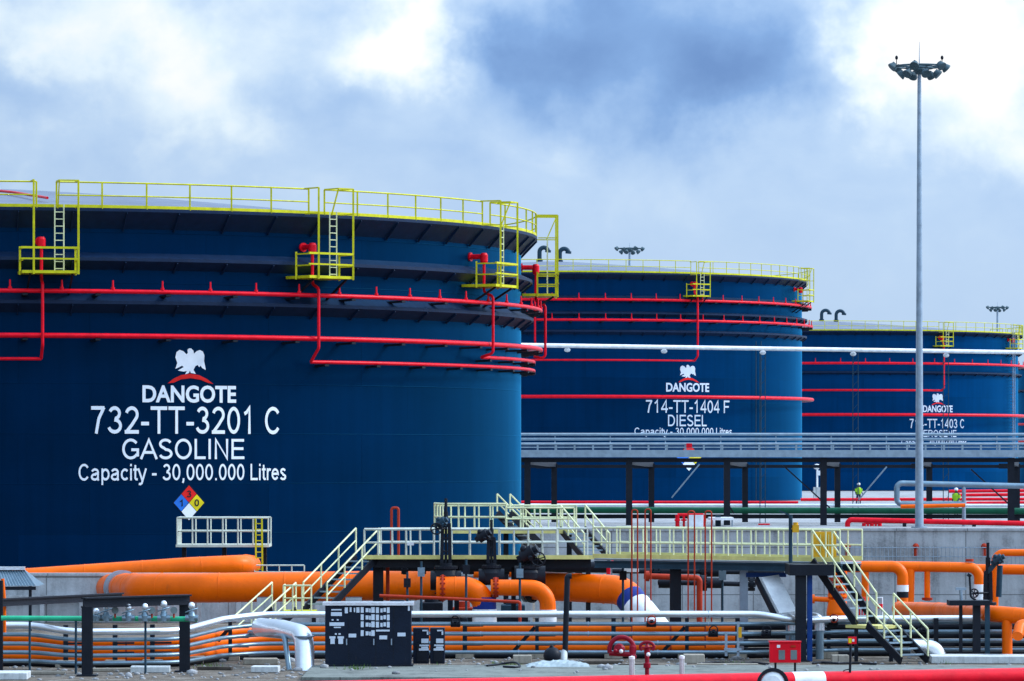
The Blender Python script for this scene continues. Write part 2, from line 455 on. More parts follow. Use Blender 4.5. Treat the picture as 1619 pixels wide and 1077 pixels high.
# ------------------------------------------------------------------ tanks
def hit(c, R, px):
    """where the sight line through column px meets a cylinder: angle and depth"""
    tx = (px - CX) / F; a = tx * tx + 1; b = -2 * (tx * c[0] + c[1]); q = c[0] ** 2 + c[1] ** 2 - R * R
    disc = max(0.0, b * b - 4 * a * q); y = (-b - math.sqrt(disc)) / (2 * a)
    return math.atan2(y - c[1], tx * y - c[0]), y
def ring_pts(c, r, z, a0, a1, step=0.02):
    n = max(2, int(abs(a1 - a0) / step))
    return [Vector((c[0] + r * math.cos(a0 + (a1 - a0) * i / n), c[1] + r * math.sin(a0 + (a1 - a0) * i / n), z)) for i in range(n + 1)]
def pol(c, r, a, z):
    return Vector((c[0] + r * math.cos(a), c[1] + r * math.sin(a), z))
def text_polys(s, bold=0.0):
    cu = bpy.data.curves.new('lettering', 'FONT'); cu.body = s; cu.size = 1.0; cu.offset = bold; cu.resolution_u = 4
    ob = bpy.data.objects.new('lettering', cu); COL.objects.link(ob)
    dg = bpy.context.evaluated_depsgraph_get(); dg.update()
    me = bpy.data.meshes.new_from_object(ob.evaluated_get(dg))
    vs = [v.co.copy() for v in me.vertices]; fs = [tuple(p.vertices) for p in me.polygons]
    bpy.data.objects.remove(ob); bpy.data.curves.remove(cu); bpy.data.meshes.remove(me)
    return vs, fs
def on_tank(mb, c, R, vs, fs, box, base=0.0, out=0.02, caps=False):
    """lay flat outlines on the curved shell; box = left, right, top, baseline in the photograph"""
    x0, x1, yt, yb = box
    a0, d0 = hit(c, R, x0); a1, d1 = hit(c, R, x1); dm = (d0 + d1) / 2
    zt, zb = zz(yt, dm), zz(yb, dm)
    mx0 = min(v[0] for v in vs); mx1 = max(v[0] for v in vs); my1 = 1.0 if caps else max(v[1] for v in vs)
    pts = []
    for v in vs:
        a = a0 + (a1 - a0) * (v[0] - mx0) / (mx1 - mx0)
        pts.append(pol(c, R + out + (v[2] if len(v) > 2 else 0), a, zb + (zt - zb) * (v[1] - base) / (my1 - base)))
    mb.add(pts, fs)
# a plain grotesque drawn as strokes: cap height 1, stem weight w
def glyph(ch, w):
    h = w / 2
    def arc(cx, cy, rx, ry, a0, a1, n=14):
        return [(cx + rx * math.cos(R_(a0 + (a1 - a0) * i / n)), cy + ry * math.sin(R_(a0 + (a1 - a0) * i / n))) for i in range(n + 1)]
    t, b, l = 1 - h, h, 0.10 + h
    x = 0.725                                    # x-height
    G = {
        'A': (0.93, [([(0.03, 0), (0.465, t + 0.02), (0.90, 0)], 0), ([(0.20, 0.33), (0.73, 0.33)], 0)]),
        'C': (1.0, [(arc(0.52, 0.5, 0.43 - h, 0.5 - h + 0.01, 38, 322, 26), 0)]),
        'D': (1.0, [([(l, b), (l, t), (0.45, t)] + arc(0.45, 0.5, 0.48 - h, 0.5 - h, 80, -80) + [(0.45, b)], 1)]),
        'E': (0.93, [([(0.86, t), (l, t), (l, b), (0.88, b)], 0), ([(l, 0.52), (0.82, 0.52)], 0)]),
        'F': (0.85, [([(0.82, t), (l, t), (l, 0)], 0), ([(l, 0.50), (0.73, 0.50)], 0)]),
        'G': (1.08, [(arc(0.55, 0.5, 0.47 - h, 0.5 - h + 0.01, 40, 318, 26) + [(1.0 - h, 0.20), (1.0 - h, 0.46), (0.58, 0.46)], 0)]),
        'I': (0.39, [([(0.195, 0), (0.195, 1)], 0)]),
        'K': (0.93, [([(l, 0), (l, 1)], 0), ([(0.84, 0.99), (l, 0.36)], 0), ([(0.40, 0.58), (0.87, 0.0)], 0)]),
        'L': (0.78, [([(l, 1), (l, b), (0.74, b)], 0)]),
        'N': (1.0, [([(l, 0), (l, 0.97), (0.90 - h, 0.03), (0.90 - h, 1)], 0)]),
        'O': (1.09, [(arc(0.545, 0.5, 0.48 - h, 0.5 - h + 0.01, 0, 360, 32)[:-1], 1)]),
        'R': (1.0, [([(l, 0), (l, t), (0.55, t)] + arc(0.58, 0.735, 0.32 - h, 0.265 - h, 88, -88, 10) + [(l, 0.47 + h * 0.2)], 0), ([(0.50, 0.47), (0.90, 0.0)], 0)]),
        'S': (0.93, [(arc(0.46, 0.745, 0.36 - h, 0.265 - h, 20, 250, 16) + arc(0.47, 0.265, 0.39 - h, 0.275 - h, 88, -162, 18), 0)]),
        'T': (0.85, [([(0.03, t), (0.82, t)], 0), ([(0.425, 0), (0.425, t)], 0)]),
        '0': (0.78, [(arc(0.39, 0.5, 0.33 - h, 0.5 - h, 0, 360, 28)[:-1], 1)]),
        '1': (0.78, [([(0.17, 0.74), (0.30, 0.81), (0.43, 0.97), (0.43, 0)], 0)]),
        '2': (0.78, [(arc(0.39, 0.70, 0.32 - h, 0.30 - h, 165, -28, 14) + [(0.40, 0.33), (0.16, b + 0.02)], 0), ([(0.06, b), (0.72, b)], 0)]),
        '3': (0.78, [(arc(0.37, 0.74, 0.29 - h, 0.26 - h, 160, -85, 14), 0), (arc(0.37, 0.285, 0.34 - h, 0.285 - h, 92, -165, 16), 0)]),
        '4': (0.78, [([(0.54, 0), (0.54, 0.97), (0.08, 0.30)], 0), ([(0.03, 0.285), (0.72, 0.285)], 0)]),
        '7': (0.78, [([(0.07, t), (0.68, t)], 0), ([(0.66, 0.96), (0.42, 0.55), (0.30, 0.0)], 0)]),
        '-': (0.47, [([(0.05, 0.37), (0.42, 0.37)], 0)]),
        'a': (0.78, [(arc(0.37, 0.50, 0.30 - h, 0.235 - h, 165, 0, 10) + [(0.66 - h, 0.13), (0.70 - h, 0)], 0), (arc(0.35, 0.215, 0.30 - h, 0.225 - h, 60, 330, 18), 0), ([(0.40, 0.40), (0.62, 0.45)], 0)]),
        'p': (0.78, [([(0.09 + h, -0.27), (0.09 + h, x)], 0), (arc(0.405, x / 2, 0.32 - h, x / 2 - h, 0, 360, 24)[:-1], 1)]),
        'c': (0.70, [(arc(0.38, x / 2, 0.33 - h, x / 2 - h, 42, 318, 20), 0)]),
        'i': (0.31, [([(0.155, 0), (0.155, x)], 0), ([(0.155, 0.86), (0.155, 1.0)], 0)]),
        't': (0.39, [([(0.19, 0.93), (0.19, 0.14), (0.26, b), (0.38, b)], 0), ([(0.03, x - h), (0.37, x - h)], 0)]),
        'y': (0.70, [([(0.04, x), (0.35, 0.02)], 0), ([(0.66, x), (0.32, -0.16), (0.22, -0.22), (0.08, -0.215)], 0)]),
        'r': (0.47, [([(0.09 + h, 0), (0.09 + h, x)], 0), ([(0.09 + h, 0.45), (0.22, 0.60), (0.34, 0.66), (0.46, 0.63)], 0)]),
        'e': (0.78, [([(0.09, 0.385), (0.69 - h, 0.385)] + arc(0.39, x / 2, 0.33 - h, x / 2 - h, 2, 325, 22), 0)]),
        's': (0.70, [(arc(0.345, 0.54, 0.26 - h, 0.195 - h, 15, 255, 12) + arc(0.345, 0.19, 0.29 - h, 0.20 - h, 85, -165, 14), 0)]),
        ',': (0.39, [([(0.20, 0.13), (0.20, -0.02), (0.13, -0.15)], 0)]), '.': (0.39, [([(0.20, 0), (0.20, 0.13)], 0)]), ' ': (0.39, []),
    }
    return G[ch]
def stroke_text(s, w=0.128):
    vs, fs = [], []; cx = 0.0; lift = 0
    for ch in s:
        adv, strokes = glyph(ch, w)
        for pts, closed in strokes:
            P = [Vector((p[0], p[1])) for p in pts]; P = [p for i, p in enumerate(P) if i == 0 or (p - P[i - 1]).length > 1e-4]
            n = len(P); o = len(vs); lift += 1
            for i in range(n):
                dp = (P[i] - P[i - 1]) if (i or closed) else (P[1] - P[0])
                dn = (P[(i + 1) % n] - P[i]) if (i < n - 1 or closed) else (P[-1] - P[-2])
                dp.normalize(); dn.normalize(); nm = Vector((-dp.y - dn.y, dp.x + dn.x))
                nm = nm.normalized() if nm.length > 1e-5 else Vector((-dp.y, dp.x))
                k = min(1.8, 1 / max(0.3, nm.dot(Vector((-dp.y, dp.x))))) * w / 2
                for sg in (1, -1):
                    q = P[i] + nm * (k * sg); vs.append(Vector((cx + q.x, q.y, 0.0015 * (lift % 3))))
            for i in range(n if closed else n - 1):
                j = (i + 1) % n; fs.append((o + 2 * i, o + 2 * j, o + 2 * j + 1, o + 2 * i + 1))
        cx += adv
    return vs, fs
EAGLE = [(680, 72), (692, 84), (694, 100), (709, 86), (726, 80), (742, 88), (750, 110), (748, 138), (757, 186), (738, 176), (729, 163), (722, 172),
         (714, 160), (702, 166), (692, 186), (704, 207), (678, 203), (673, 190), (668, 203), (648, 210), (657, 192), (640, 196), (610, 190), (640, 172),
         (632, 164), (597, 182), (607, 150), (597, 120), (603, 92), (620, 80), (640, 88), (655, 104), (662, 96), (660, 80), (668, 72)]
ARC = [(555, 255), (585, 232), (625, 214), (672, 207), (720, 214), (762, 233), (796, 257), (768, 252), (725, 236), (674, 229), (625, 235), (585, 252)]

def access_platform(root, c, R, a, z_top, z_floor, w=2.4, d=1.0, wall=0.76, foam_z=None):
    n = Vector((math.cos(a), math.sin(a), 0)); t = Vector((-math.sin(a), math.cos(a), 0)); up = Vector((0, 0, 1))
    o = Vector((c[0], c[1], 0)) + n * (R + wall)
    def q(u, r, z): return o + t * u + n * r + up * z
    p = MB()
    for u, zt in ((-w * 0.34, z_top), (w * 0.5, z_top)):
        p.beam(q(u, d, z_floor - 0.1), q(u, d, zt), 0.082, 0.082)
    for u in (-w * 0.55, w * 0.5):
        p.beam(q(u, 0, z_floor - 0.1), q(u, 0, z_floor + 1.1), 0.08, 0.08)
        for h in (0.5, 1.0):
            p.beam(q(u, 0, z_floor + h), q(u, d, z_floor + h), 0.06, 0.06)
    for h, th in ((0.55, 0.07), (1.02, 0.09)):
        p.beam(q(-w * 0.58, d, z_floor + h), q(w * 0.5, d, z_floor + h), th, th)
    for u in (-w * 0.34, w * 0.5):
        p.beam(q(u, 0, z_top), q(u, d, z_top), 0.06, 0.06); p.beam(q(u, 0.05, z_top - 1.1), q(u, d, z_top - 1.1), 0.05, 0.05)
    p.beam(q(w * 0.14, d, z_top), q(w * 0.5, d, z_top), 0.06, 0.06)
    p.beam(q(w * 0.14, 0, z_top), q(w * 0.14, d, z_top), 0.06, 0.06); p.beam(q(w * 0.14, d, z_top), q(w * 0.14, 0.5 * d, z_top - 1.15), 0.05, 0.05)
    part = p.build('access_platform', M['yellow'], root)
    fl = MB(); fl.frame_box(q(-w * 0.03, d / 2 - wall / 2, z_floor), t, n, up, w * 1.05, d + wall - 0.04, 0.12); fl.build('floor_plate', M['kick'] if wall < 0.5 else M['yellow'], part)
    ld = MB()
    for u in (0.02, 0.40):
        ld.beam(q(w * 0.07 + u, d * 0.55, z_floor), q(w * 0.07 + u, d * 0.55, z_top - 1.0), 0.05, 0.07)
    zr = z_floor + 0.15
    while zr < z_top - 1.1:
        ld.beam(q(w * 0.07 + 0.02, d * 0.55, zr), q(w * 0.07 + 0.40, d * 0.55, zr), 0.04, 0.04); zr += 0.3
    ld.build('ladder', M['lime'], part)
    for u in (-w * 0.4, w * 0.4):
        br = MB(); br.beam(q(u, -wall, z_floor - 1.0), q(u, d * 0.8, z_floor - 0.08), 0.07, 0.09); br.build('bracket', M['black'], part)
    return q

def spin_copies(o, step, a, a1):
    k = 1
    while a + k * step < a1:
        d = o.copy(); COL.objects.link(d); d.parent = o.parent; d.rotation_euler = (0, 0, k * step); k += 1

def ring_main(name, root, c, r, z, rad, a0, a1, nozzles=None, shell_r=None, stub=0.42):
    mb = MB(); mb.tube(ring_pts(c, r, z, a0, a1), rad, 10)
    o = mb.build(name, M['red'], root)
    if nozzles:
        a = a0 + 0.02; nz = MB(); p0 = pol(c, r, a, z + rad * 0.6)
        nz.cyl(p0, p0 + Vector((0, 0, stub)), 0.05, 8, 0.036); nz.cyl(p0, p0 + Vector((0, 0, 0.12)), 0.085, 8)
        spin_copies(nz.build('nozzle', M['red'], o), nozzles, a, a1)
    if shell_r:
        sb = MB(); a = a0 + 0.03
        sb.beam(pol(c, shell_r - 0.01, a, z - rad - 0.08), pol(c, r + 0.1, a, z - rad - 0.05), 0.22, 0.09)
        spin_copies(sb.build('bracket', M['black'], o), 0.115, a, a1)
    return o

def tank(label, px_r, cpos, R, z0, z_rim, apex, navy, girders, top_w):
    c = (cpos[0], cpos[1])
    root = thing('storage_tank', label, 'storage tank', (c[0], c[1], z0), 'navy blue storage tanks')
    NS = 288
    sh = MB(); sh.lathe((c[0], c[1], 0), [(R, z0 - 0.2), (R, z_rim)], NS); shell = sh.build('shell', navy, root)
    bs = MB(); bs.lathe((c[0], c[1], 0), [(R + 0.002, z0 - 0.1), (R + 0.14, z0 - 0.1), (R + 0.14, z0 + 0.08), (R + 0.002, z0 + 0.08)], 144, False); bs.build('bottom_rim', M['girder'], root)
    rf = MB(); prof = [(R + 0.05, z_rim - 0.02)] + [((R + 0.05) * (1 - k / 8), z_rim + apex * (1 - (1 - k / 8) ** 1.25)) for k in range(1, 9)]
    rf.lathe((c[0], c[1], 0), prof, 144); rf.build('roof', M['roof'], root)
    for i, (zt, zo, zb, w) in enumerate(girders):
        gm = MB(); gm.lathe((c[0], c[1], 0), [(R - 0.01, zt), (R + w, zo + 0.08), (R + w, zo - 0.06), (R - 0.01, zb)], 216)
        k = 216
        for j in range(k):      # bracket plates under the girder
            if j % 3 == 0:
                a = 2 * math.pi * j / k
                n = Vector((math.cos(a), math.sin(a), 0)); t = Vector((-n.y, n.x, 0))
                gm.beam(pol(c, R + 0.03, a, zb - 0.08), pol(c, R + w - 0.02, a, zo - 0.10), 0.04, 0.10)
        gm.build('wind_girder' if i else 'walkway_girder', M['girder'], root)
    return root, c

def top_rail(root, c, r, z, gaps, post_step, tube=0.035, post=0.075, a_from=-math.pi * 1.02, a_to=math.pi * 0.15):
    rl = MB()
    segs = []; a = a_from
    for g0, g1 in sorted(gaps):
        segs.append((a, g0)); a = g1
    segs.append((a, a_to))
    for s0, s1 in segs:
        for h, tr in ((1.12, tube), (0.56, tube * 0.85)):
            rl.tube(ring_pts(c, r, z + h, s0, s1), tr, 6)
        k = max(1, round((s1 - s0) / post_step))
        for i in range(k + 1):
            aa = s0 + (s1 - s0) * i / k
            rl.beam(pol(c, r, aa, z), pol(c, r, aa, z + 1.12), post, post)
    o = rl.build('guard_rail', M['yellow'], root)
    kp = MB()
    kp.lathe((c[0], c[1], 0), [(r - 0.02, z), (r + 0.02, z), (r + 0.02, z + 0.17), (r - 0.02, z + 0.17)], 216, closed_prof=True)
    kp.build('toe_board', M['yellow'], root)
    return o

def hazard(root, c, R, px, py, hw, hh, digits=True):
    quads = (('haz_red', 0, 1), ('haz_blue', -1, 0), ('haz_yellow', 1, 0), ('letter', 0, -1))
    bk = MB(); on_tank(bk, c, R, [(-1, 0), (0, -1), (1, 0), (0, 1)], [(0, 1, 2, 3)], (px - hw * 1.04, px + hw * 1.04, py - hh * 1.04, py + hh * 1.04), -1, 0.014)
    base = bk.build('hazard_diamond', M['black'], root)
    for mname, ox, oy in quads:
        q = MB(); cx_, cy_ = px + ox * hw / 2, py - oy * hh / 2
        on_tank(q, c, R, [(-1, 0), (0, -1), (1, 0), (0, 1)], [(0, 1, 2, 3)], (cx_ - hw * 0.48, cx_ + hw * 0.48, cy_ - hh * 0.48, cy_ + hh * 0.48), -1, 0.022)
        q.build('diamond_field', M[mname], base)
    if digits:
        for s, ox, oy in (('3', 0, 1), ('1', -1, 0), ('0', 1, 0)):
            q = MB(); vs, fs = stroke_text(s, 0.17); cx_, cy_ = px + ox * hw / 2, py - oy * hh / 2
            ww = hw * (0.10 if s == '1' else 0.15)
            on_tank(q, c, R, vs, fs, (cx_ - ww, cx_ + ww, cy_ - hh * 0.2, cy_ + hh * 0.2), 0, 0.03)
            q.build('digit', M['black'], base)

def lettering(root, c, R, lines, eagle, arc, mat):
    for s, box, bold in lines:
        q = MB(); vs, fs = text_polys(s, bold) if s == 'DANGOTE' else stroke_text(s, 0.135 + bold); on_tank(q, c, R, vs, fs, box, caps=(s != 'DANGOTE')); q.build('lettering', mat, root)
    q = MB(); pts = [(x, -y) for x, y in EAGLE]; on_tank(q, c, R, pts, [tuple(range(len(pts)))], eagle, min(p[1] for p in pts)); em = q.build('eagle_emblem', mat, root)
    q = MB(); pts = [(x, -y) for x, y in ARC]; on_tank(q, c, R, pts, [tuple(range(len(pts)))], arc, min(p[1] for p in pts), 0.03); q.build('red_arc', M['haz_red'], em)

def foam_inlet(root, c, R, a, z, size=1.0, stand=0.55):
    q = MB(); n = Vector((math.cos(a), math.sin(a), 0)); t = Vector((-n.y, n.x, 0)); o = pol(c, R + stand, a, z)
    q.lathe(o, [(0.001, -0.38 * size), (0.2 * size, -0.36 * size), (0.26 * size, -0.2 * size), (0.26 * size, 0.22 * size), (0.18 * size, 0.36 * size), (0.001, 0.38 * size)], 14)
    q.cyl(pol(c, R - 0.05, a, z + 0.12 * size), pol(c, R + stand, a, z + 0.12 * size), 0.17 * size, 12)
    q.cyl(pol(c, R, a, z + 0.12 * size), pol(c, R + 0.08, a, z + 0.12 * size), 0.3 * size, 12)
    return q.build('foam_chamber', M['red'], root)

A_FULL0, A_FULL1 = -math.pi, math.pi * 0.12
# --- the near gasoline tank
C1 = (-25.56, 214.0); R1 = 26.0
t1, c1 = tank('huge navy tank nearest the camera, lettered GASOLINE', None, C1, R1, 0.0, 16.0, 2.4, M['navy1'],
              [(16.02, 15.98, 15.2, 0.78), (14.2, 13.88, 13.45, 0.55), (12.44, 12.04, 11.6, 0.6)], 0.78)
plat_a = [hit(C1, R1 + 1.3, 80)[0], hit(C1, R1 + 1.3, 516)[0], hit(C1, R1 + 1.3, 788)[0]]
plat_a.append(plat_a[2] + 0.455)
gap = 1.15 / 27.0
top_rail(t1, C1, R1 + 0.74, 16.02, [(a - 0.02, a + 0.012) for a in plat_a], 1.86 / 26.7)
for a in plat_a:
    access_platform(t1, C1, R1, a, 17.15, 13.28, 2.25)
    ar = a - 0.012
    foam_inlet(t1, C1, R1, ar, 14.55, 0.68, 0.72)
STAND = 0.95
ring_main('cooling_ring', t1, C1, R1 + STAND, 12.5, 0.092, A_FULL0, A_FULL1, 0.0815, R1)
ring_main('cooling_ring', t1, C1, R1 + STAND, 10.61, 0.108, A_FULL0, A_FULL1, None, R1)
ris = [a - 0.012 for a in plat_a]
ring_main('foam_pipe', t1, C1, R1 + 0.62, 9.62, 0.07, A_FULL0, ris[0])
ring_main('foam_pipe', t1, C1, R1 + 0.62, 9.60, 0.082, ris[1], A_FULL1, None, R1)
ring_main('foam_pipe', t1, C1, R1 + 0.62, 10.02, 0.082, ris[2], A_FULL1, None, R1)
for a, zb in zip(ris, (9.62, 9.60, 10.02, 10.3)):
    q = MB()
    q.tube(fillet([pol(C1, R1 + 0.72, a, 14.6), pol(C1, R1 + 0.72, a, 13.0), pol(C1, R1 + 1.18, a, 12.8), pol(C1, R1 + 1.18, a, 10.2), pol(C1, R1 + 0.62, a, zb + 0.02)], 0.2, 4), 0.066, 10)
    q.build('foam_riser', M['red'], t1)
lettering(t1, C1, R1, [('DANGOTE', (225, 373, 609.5, 635.5), 0.03), ('732-TT-3201 C', (144, 441, 643, 686), -0.004), ('GASOLINE', (193, 386, 694, 726), 0.0),
                       ('Capacity - 30,000.000 Litres', (124, 452, 733.5, 759.5), 0.002)], (277, 325, 551, 592), (265, 337, 591, 607), M['letter'])
hazard(t1, C1, R1, 298.5, 795, 24.5, 28)
# roof fittings of the near tank: a red pipe running over the cone
q = MB(); q.tube([at(-60, 296, 206), at(20, 304, 200), at(75, 313, 194)], 0.06, 8); q.build('roof_pipe', M['red'], t1)

# --- the diesel tank
C2 = (3.41, 404.0); R2 = 23.0
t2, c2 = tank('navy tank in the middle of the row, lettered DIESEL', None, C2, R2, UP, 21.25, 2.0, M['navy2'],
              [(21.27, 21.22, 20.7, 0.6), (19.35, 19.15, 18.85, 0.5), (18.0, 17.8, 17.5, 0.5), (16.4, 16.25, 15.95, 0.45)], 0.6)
a22 = hit(C2, R2 + 1.2, 1106)[0]; pl2 = [a22, hit(C2, R2 + 1.2, 1276)[0]]
top_rail(t2, C2, R2 + 0.56, 21.27, [(a - 0.02, a + 0.015) for a in pl2], 1.55 / 23.5, 0.034, 0.06)
for a in pl2:
    access_platform(t2, C2, R2, a, 22.3, 19.35, 1.7, 1.0, 0.6)
    foam_inlet(t2, C2, R2, a, 20.35, 0.7, 0.6)
ring_main('cooling_ring', t2, C2, R2 + 0.8, 18.95, 0.11, A_FULL0, A_FULL1, 0.097, R2, 0.5)
ring_main('cooling_ring', t2, C2, R2 + 0.9, 17.2, 0.11, A_FULL0, A_FULL1, 0.097, R2, 0.5)
ring_main('cooling_ring', t2, C2, R2 + 0.95, 10.6, 0.15, A_FULL0, A_FULL1)
ring_main('foam_pipe', t2, C2, R2 + 0.6, 13.75, 0.08, A_FULL0, a22 - 0.005)
for a, zb in ((a22 - 0.005, 13.75), (hit(C2, R2 + 1.0, 846)[0], 15.0)):
    q = MB(); q.tube(fillet([pol(C2, R2 + 0.6, a, 20.3), pol(C2, R2 + 0.6, a, 19.6), pol(C2, R2 + 1.1, a, 19.3), pol(C2, R2 + 1.1, a, zb + 0.4), pol(C2, R2 + 0.6, a, zb)], 0.2, 4), 0.085, 8)
    q.build('foam_riser', M['red'], t2)
lettering(t2, C2, R2, [('DANGOTE', (1053, 1121, 605.5, 619), 0.03), ('714-TT-1404 F', (1021, 1153, 633, 653), 0.0), ('DIESEL', (1056, 1117, 656, 674), 0.0),
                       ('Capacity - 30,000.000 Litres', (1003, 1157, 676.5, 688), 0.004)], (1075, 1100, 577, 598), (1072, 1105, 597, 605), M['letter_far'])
hazard(t2, C2, R2, 1089, 723, 20, 22, False)
def gooseneck(root, base, h, r, reach):
    q = MB(); b = Vector(base)
    pts = [b, b + Vector((0, 0, h * 0.62))]
    for k in range(1, 11):
        a = math.pi * (1 - k / 10 * 0.94)
        pts.append(b + Vector((reach / 2 + reach / 2 * math.cos(a), 0, h * 0.62 + reach / 2 * math.sin(a))))
    q.tube(pts, r, 12); q.cyl(b, b + Vector((0, 0, 0.25)), r * 1.5, 12); q.cyl(pts[-1] + Vector((0, 0, 0.1)), pts[-1] - Vector((0.02, 0, 0.12)), r * 1.35, 12)
    return q.build('roof_vent', M['steel'], root)
gooseneck(t2, at(853, 414, 404), 1.45, 0.2, 0.8); gooseneck(t2, at(885, 416, 402), 1.45, 0.2, 0.8)
# vertical ladder and gauge pipe on the shell
q = MB()
for px in (1196, 1204):
    a, y = hit(C2, R2 + 0.3, px); q.cyl(pol(C2, R2 + 0.25, a, UP), pol(C2, R2 + 0.25, a, 15.6), 0.045, 6)
q.build('gauge_pipe', M['steel'], t2)

# --- the kerosene tank
C3 = (37.2, 528.0); R3 = 23.0
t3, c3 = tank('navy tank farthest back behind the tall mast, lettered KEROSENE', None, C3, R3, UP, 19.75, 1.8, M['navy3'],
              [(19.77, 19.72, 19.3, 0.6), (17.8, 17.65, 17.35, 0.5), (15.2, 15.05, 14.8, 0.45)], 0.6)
a33 = hit(C3, R3 + 1.2, 1495)[0]; pl3 = [a33, hit(C3, R3 + 1.2, 1609)[0]]
top_rail(t3, C3, R3 + 0.56, 19.77, [(a - 0.02, a + 0.015) for a in pl3], 1.55 / 23.5, 0.034, 0.06)
for a in pl3:
    access_platform(t3, C3, R3, a, 20.8, 18.1, 1.7, 0.95, 0.6)
    foam_inlet(t3, C3, R3, a, 19.0, 0.75, 0.6)
ring_main('cooling_ring', t3, C3, R3 + 0.8, 16.07, 0.14, A_FULL0, A_FULL1, 0.12, None, 0.5)
ring_main('cooling_ring', t3, C3, R3 + 0.95, 10.2, 0.17, A_FULL0, A_FULL1)
ring_main('foam_pipe', t3, C3, R3 + 0.6, 13.0, 0.12, A_FULL0, a33 - 0.004)
q = MB(); q.tube(fillet([pol(C3, R3 + 0.6, a33 - 0.004, 19.0), pol(C3, R3 + 1.0, a33 - 0.004, 18.2), pol(C3, R3 + 1.0, a33 - 0.004, 13.3), pol(C3, R3 + 0.6, a33 - 0.004, 13.0)], 0.2, 4), 0.11, 8)
q.build('foam_riser', M['red'], t3)
lettering(t3, C3, R3, [('DANGOTE', (1459, 1506, 641, 651.5), 0.03), ('714-TT-1403 C', (1438, 1524, 662.5, 677), 0.004), ('KEROSENE', (1452, 1512, 680, 691), 0.004),
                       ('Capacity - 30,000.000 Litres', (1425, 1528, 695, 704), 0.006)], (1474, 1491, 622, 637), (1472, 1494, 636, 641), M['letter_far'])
gooseneck(t3, at(1299, 508, 528), 1.35, 0.2, 0.95); gooseneck(t3, at(1322, 509, 526), 1.35, 0.2, 0.95)
q = MB()
for px in (1604, 1607):
    a, y = hit(C3, R3 + 0.9, px); q.cyl(pol(C3, R3 + 0.7, a, UP), pol(C3, R3 + 0.7, a, 20.0), 0.06, 6)
    for k in range(46):
        q.cyl(pol(C3, R3 + 0.7, a, UP + 0.4 * k), pol(C3, R3 + 0.2, a + 0.02, UP + 0.4 * k), 0.03, 5)
q.build('ladder', M['galv'], t3)

# --- a further tank, only its left edge in view
C4 = (97.2, 650.0)
t4, c4 = tank('pale edge of a further navy tank at the right border of the photo', None, C4, R3, UP, 18.6, 1.8, M['navy3'],
              [(18.62, 18.57, 18.1, 0.6), (15.2, 15.05, 14.8, 0.45)], 0.6)
ring_main('cooling_ring', t4, C4, R3 + 0.8, 10.1, 0.17, -math.pi * 1.2, 0.3)
ring_main('cooling_ring', t4, C4, R3 + 0.8, 7.6, 0.17, -math.pi * 1.2, 0.3)

# ------------------------------------------------------------------ builders for yard equipment
Z_UP = Vector((0, 0, 1))
def pipeline(name, label, cat, pts, r, mat, rad=0.4, group=None, n=18):
    """pts: (px, py, depth) or Vectors along the axis"""
    P = [p if isinstance(p, Vector) else at(*p) for p in pts]
    root = thing(name, label, cat, P[0], group)
    path = fillet(P, rad) if len(P) > 2 else P
    q = MB().tube(path, r, n)
    if r > 0.14 and mat.name.startswith('orange'):      # weld beads
        acc = 0.55
        for a, b in zip(path, path[1:]):
            L = (b - a).length; d = (b - a) / max(L, 1e-6)
            while acc < L:
                p = a + d * acc; q.tube([p - d * 0.028, p, p + d * 0.028], r, n, caps=False, radii=[r * 0.99, r * 1.03 + 0.004, r * 0.99]); acc += 2.05
            acc -= L
    q.build('pipe', mat, root)
    return root
def flange(root, p, d, r, w=0.07, mat=None, name='flange'):
    p = Vector(p); d = Vector(d).normalized()
    q = MB(); q.lathe(p, [(r * 0.6, -w / 2), (r, -w / 2), (r, w / 2), (r * 0.6, w / 2)], 24, False, d, True)
    if r > 0.2 and w > 0.05:
        e1 = d.cross(Vector((0, 0, 1)) if abs(d.z) < 0.9 else Vector((1, 0, 0))).normalized(); e2 = d.cross(e1)
        for k in range(14):
            a = 2 * math.pi * k / 14; c_ = p + (e1 * math.cos(a) + e2 * math.sin(a)) * r * 0.88
            q.cyl(c_ - d * (w * 0.5 + 0.045), c_ + d * (w * 0.5 + 0.045), 0.026, 6)
    return q.build(name, mat or M['black'], root)
def band(root, p0, p1, r, mat, name='colour_band'):
    return MB().tube([p0, p1], r, 22).build(name, mat, root)
def rail_mesh(pts, h=0.85, step=0.6, tube=0.028, post=0.05, mids=(0.5,), round_ends=True):
    mb = MB(); pts = [Vector(p) for p in pts]
    for fr, tr in [(1.0, tube)] + [(m, tube * 0.85) for m in mids]:
        path = [p + Z_UP * (h * fr) for p in pts]
        mb.tube(path, tr, 8)
    for a, b in zip(pts, pts[1:]):
        k = max(1, round((b - a).length / step))
        for i in range(k + (b is pts[-1])):
            p = a + (b - a) * (i / k); mb.cyl(p, p + Z_UP * h, post / 2, 8)
    return mb
def column(root, px, Z, y_top, y_bot=None, w=0.25, mat=None, name='column'):
    """steel column with a base plate"""
    x = xx(px, Z); z1 = zz(y_top, Z); z0 = zz(y_bot, Z) if y_bot else 0.0
    q = MB(); q.ibeam((x, Z, z0), (x, Z, z1), w, w, 0.035); q.box((x, Z, z0 + 0.015), (w * 1.6, w * 1.6, 0.03))
    return q.build(name, mat or M['black'], root)
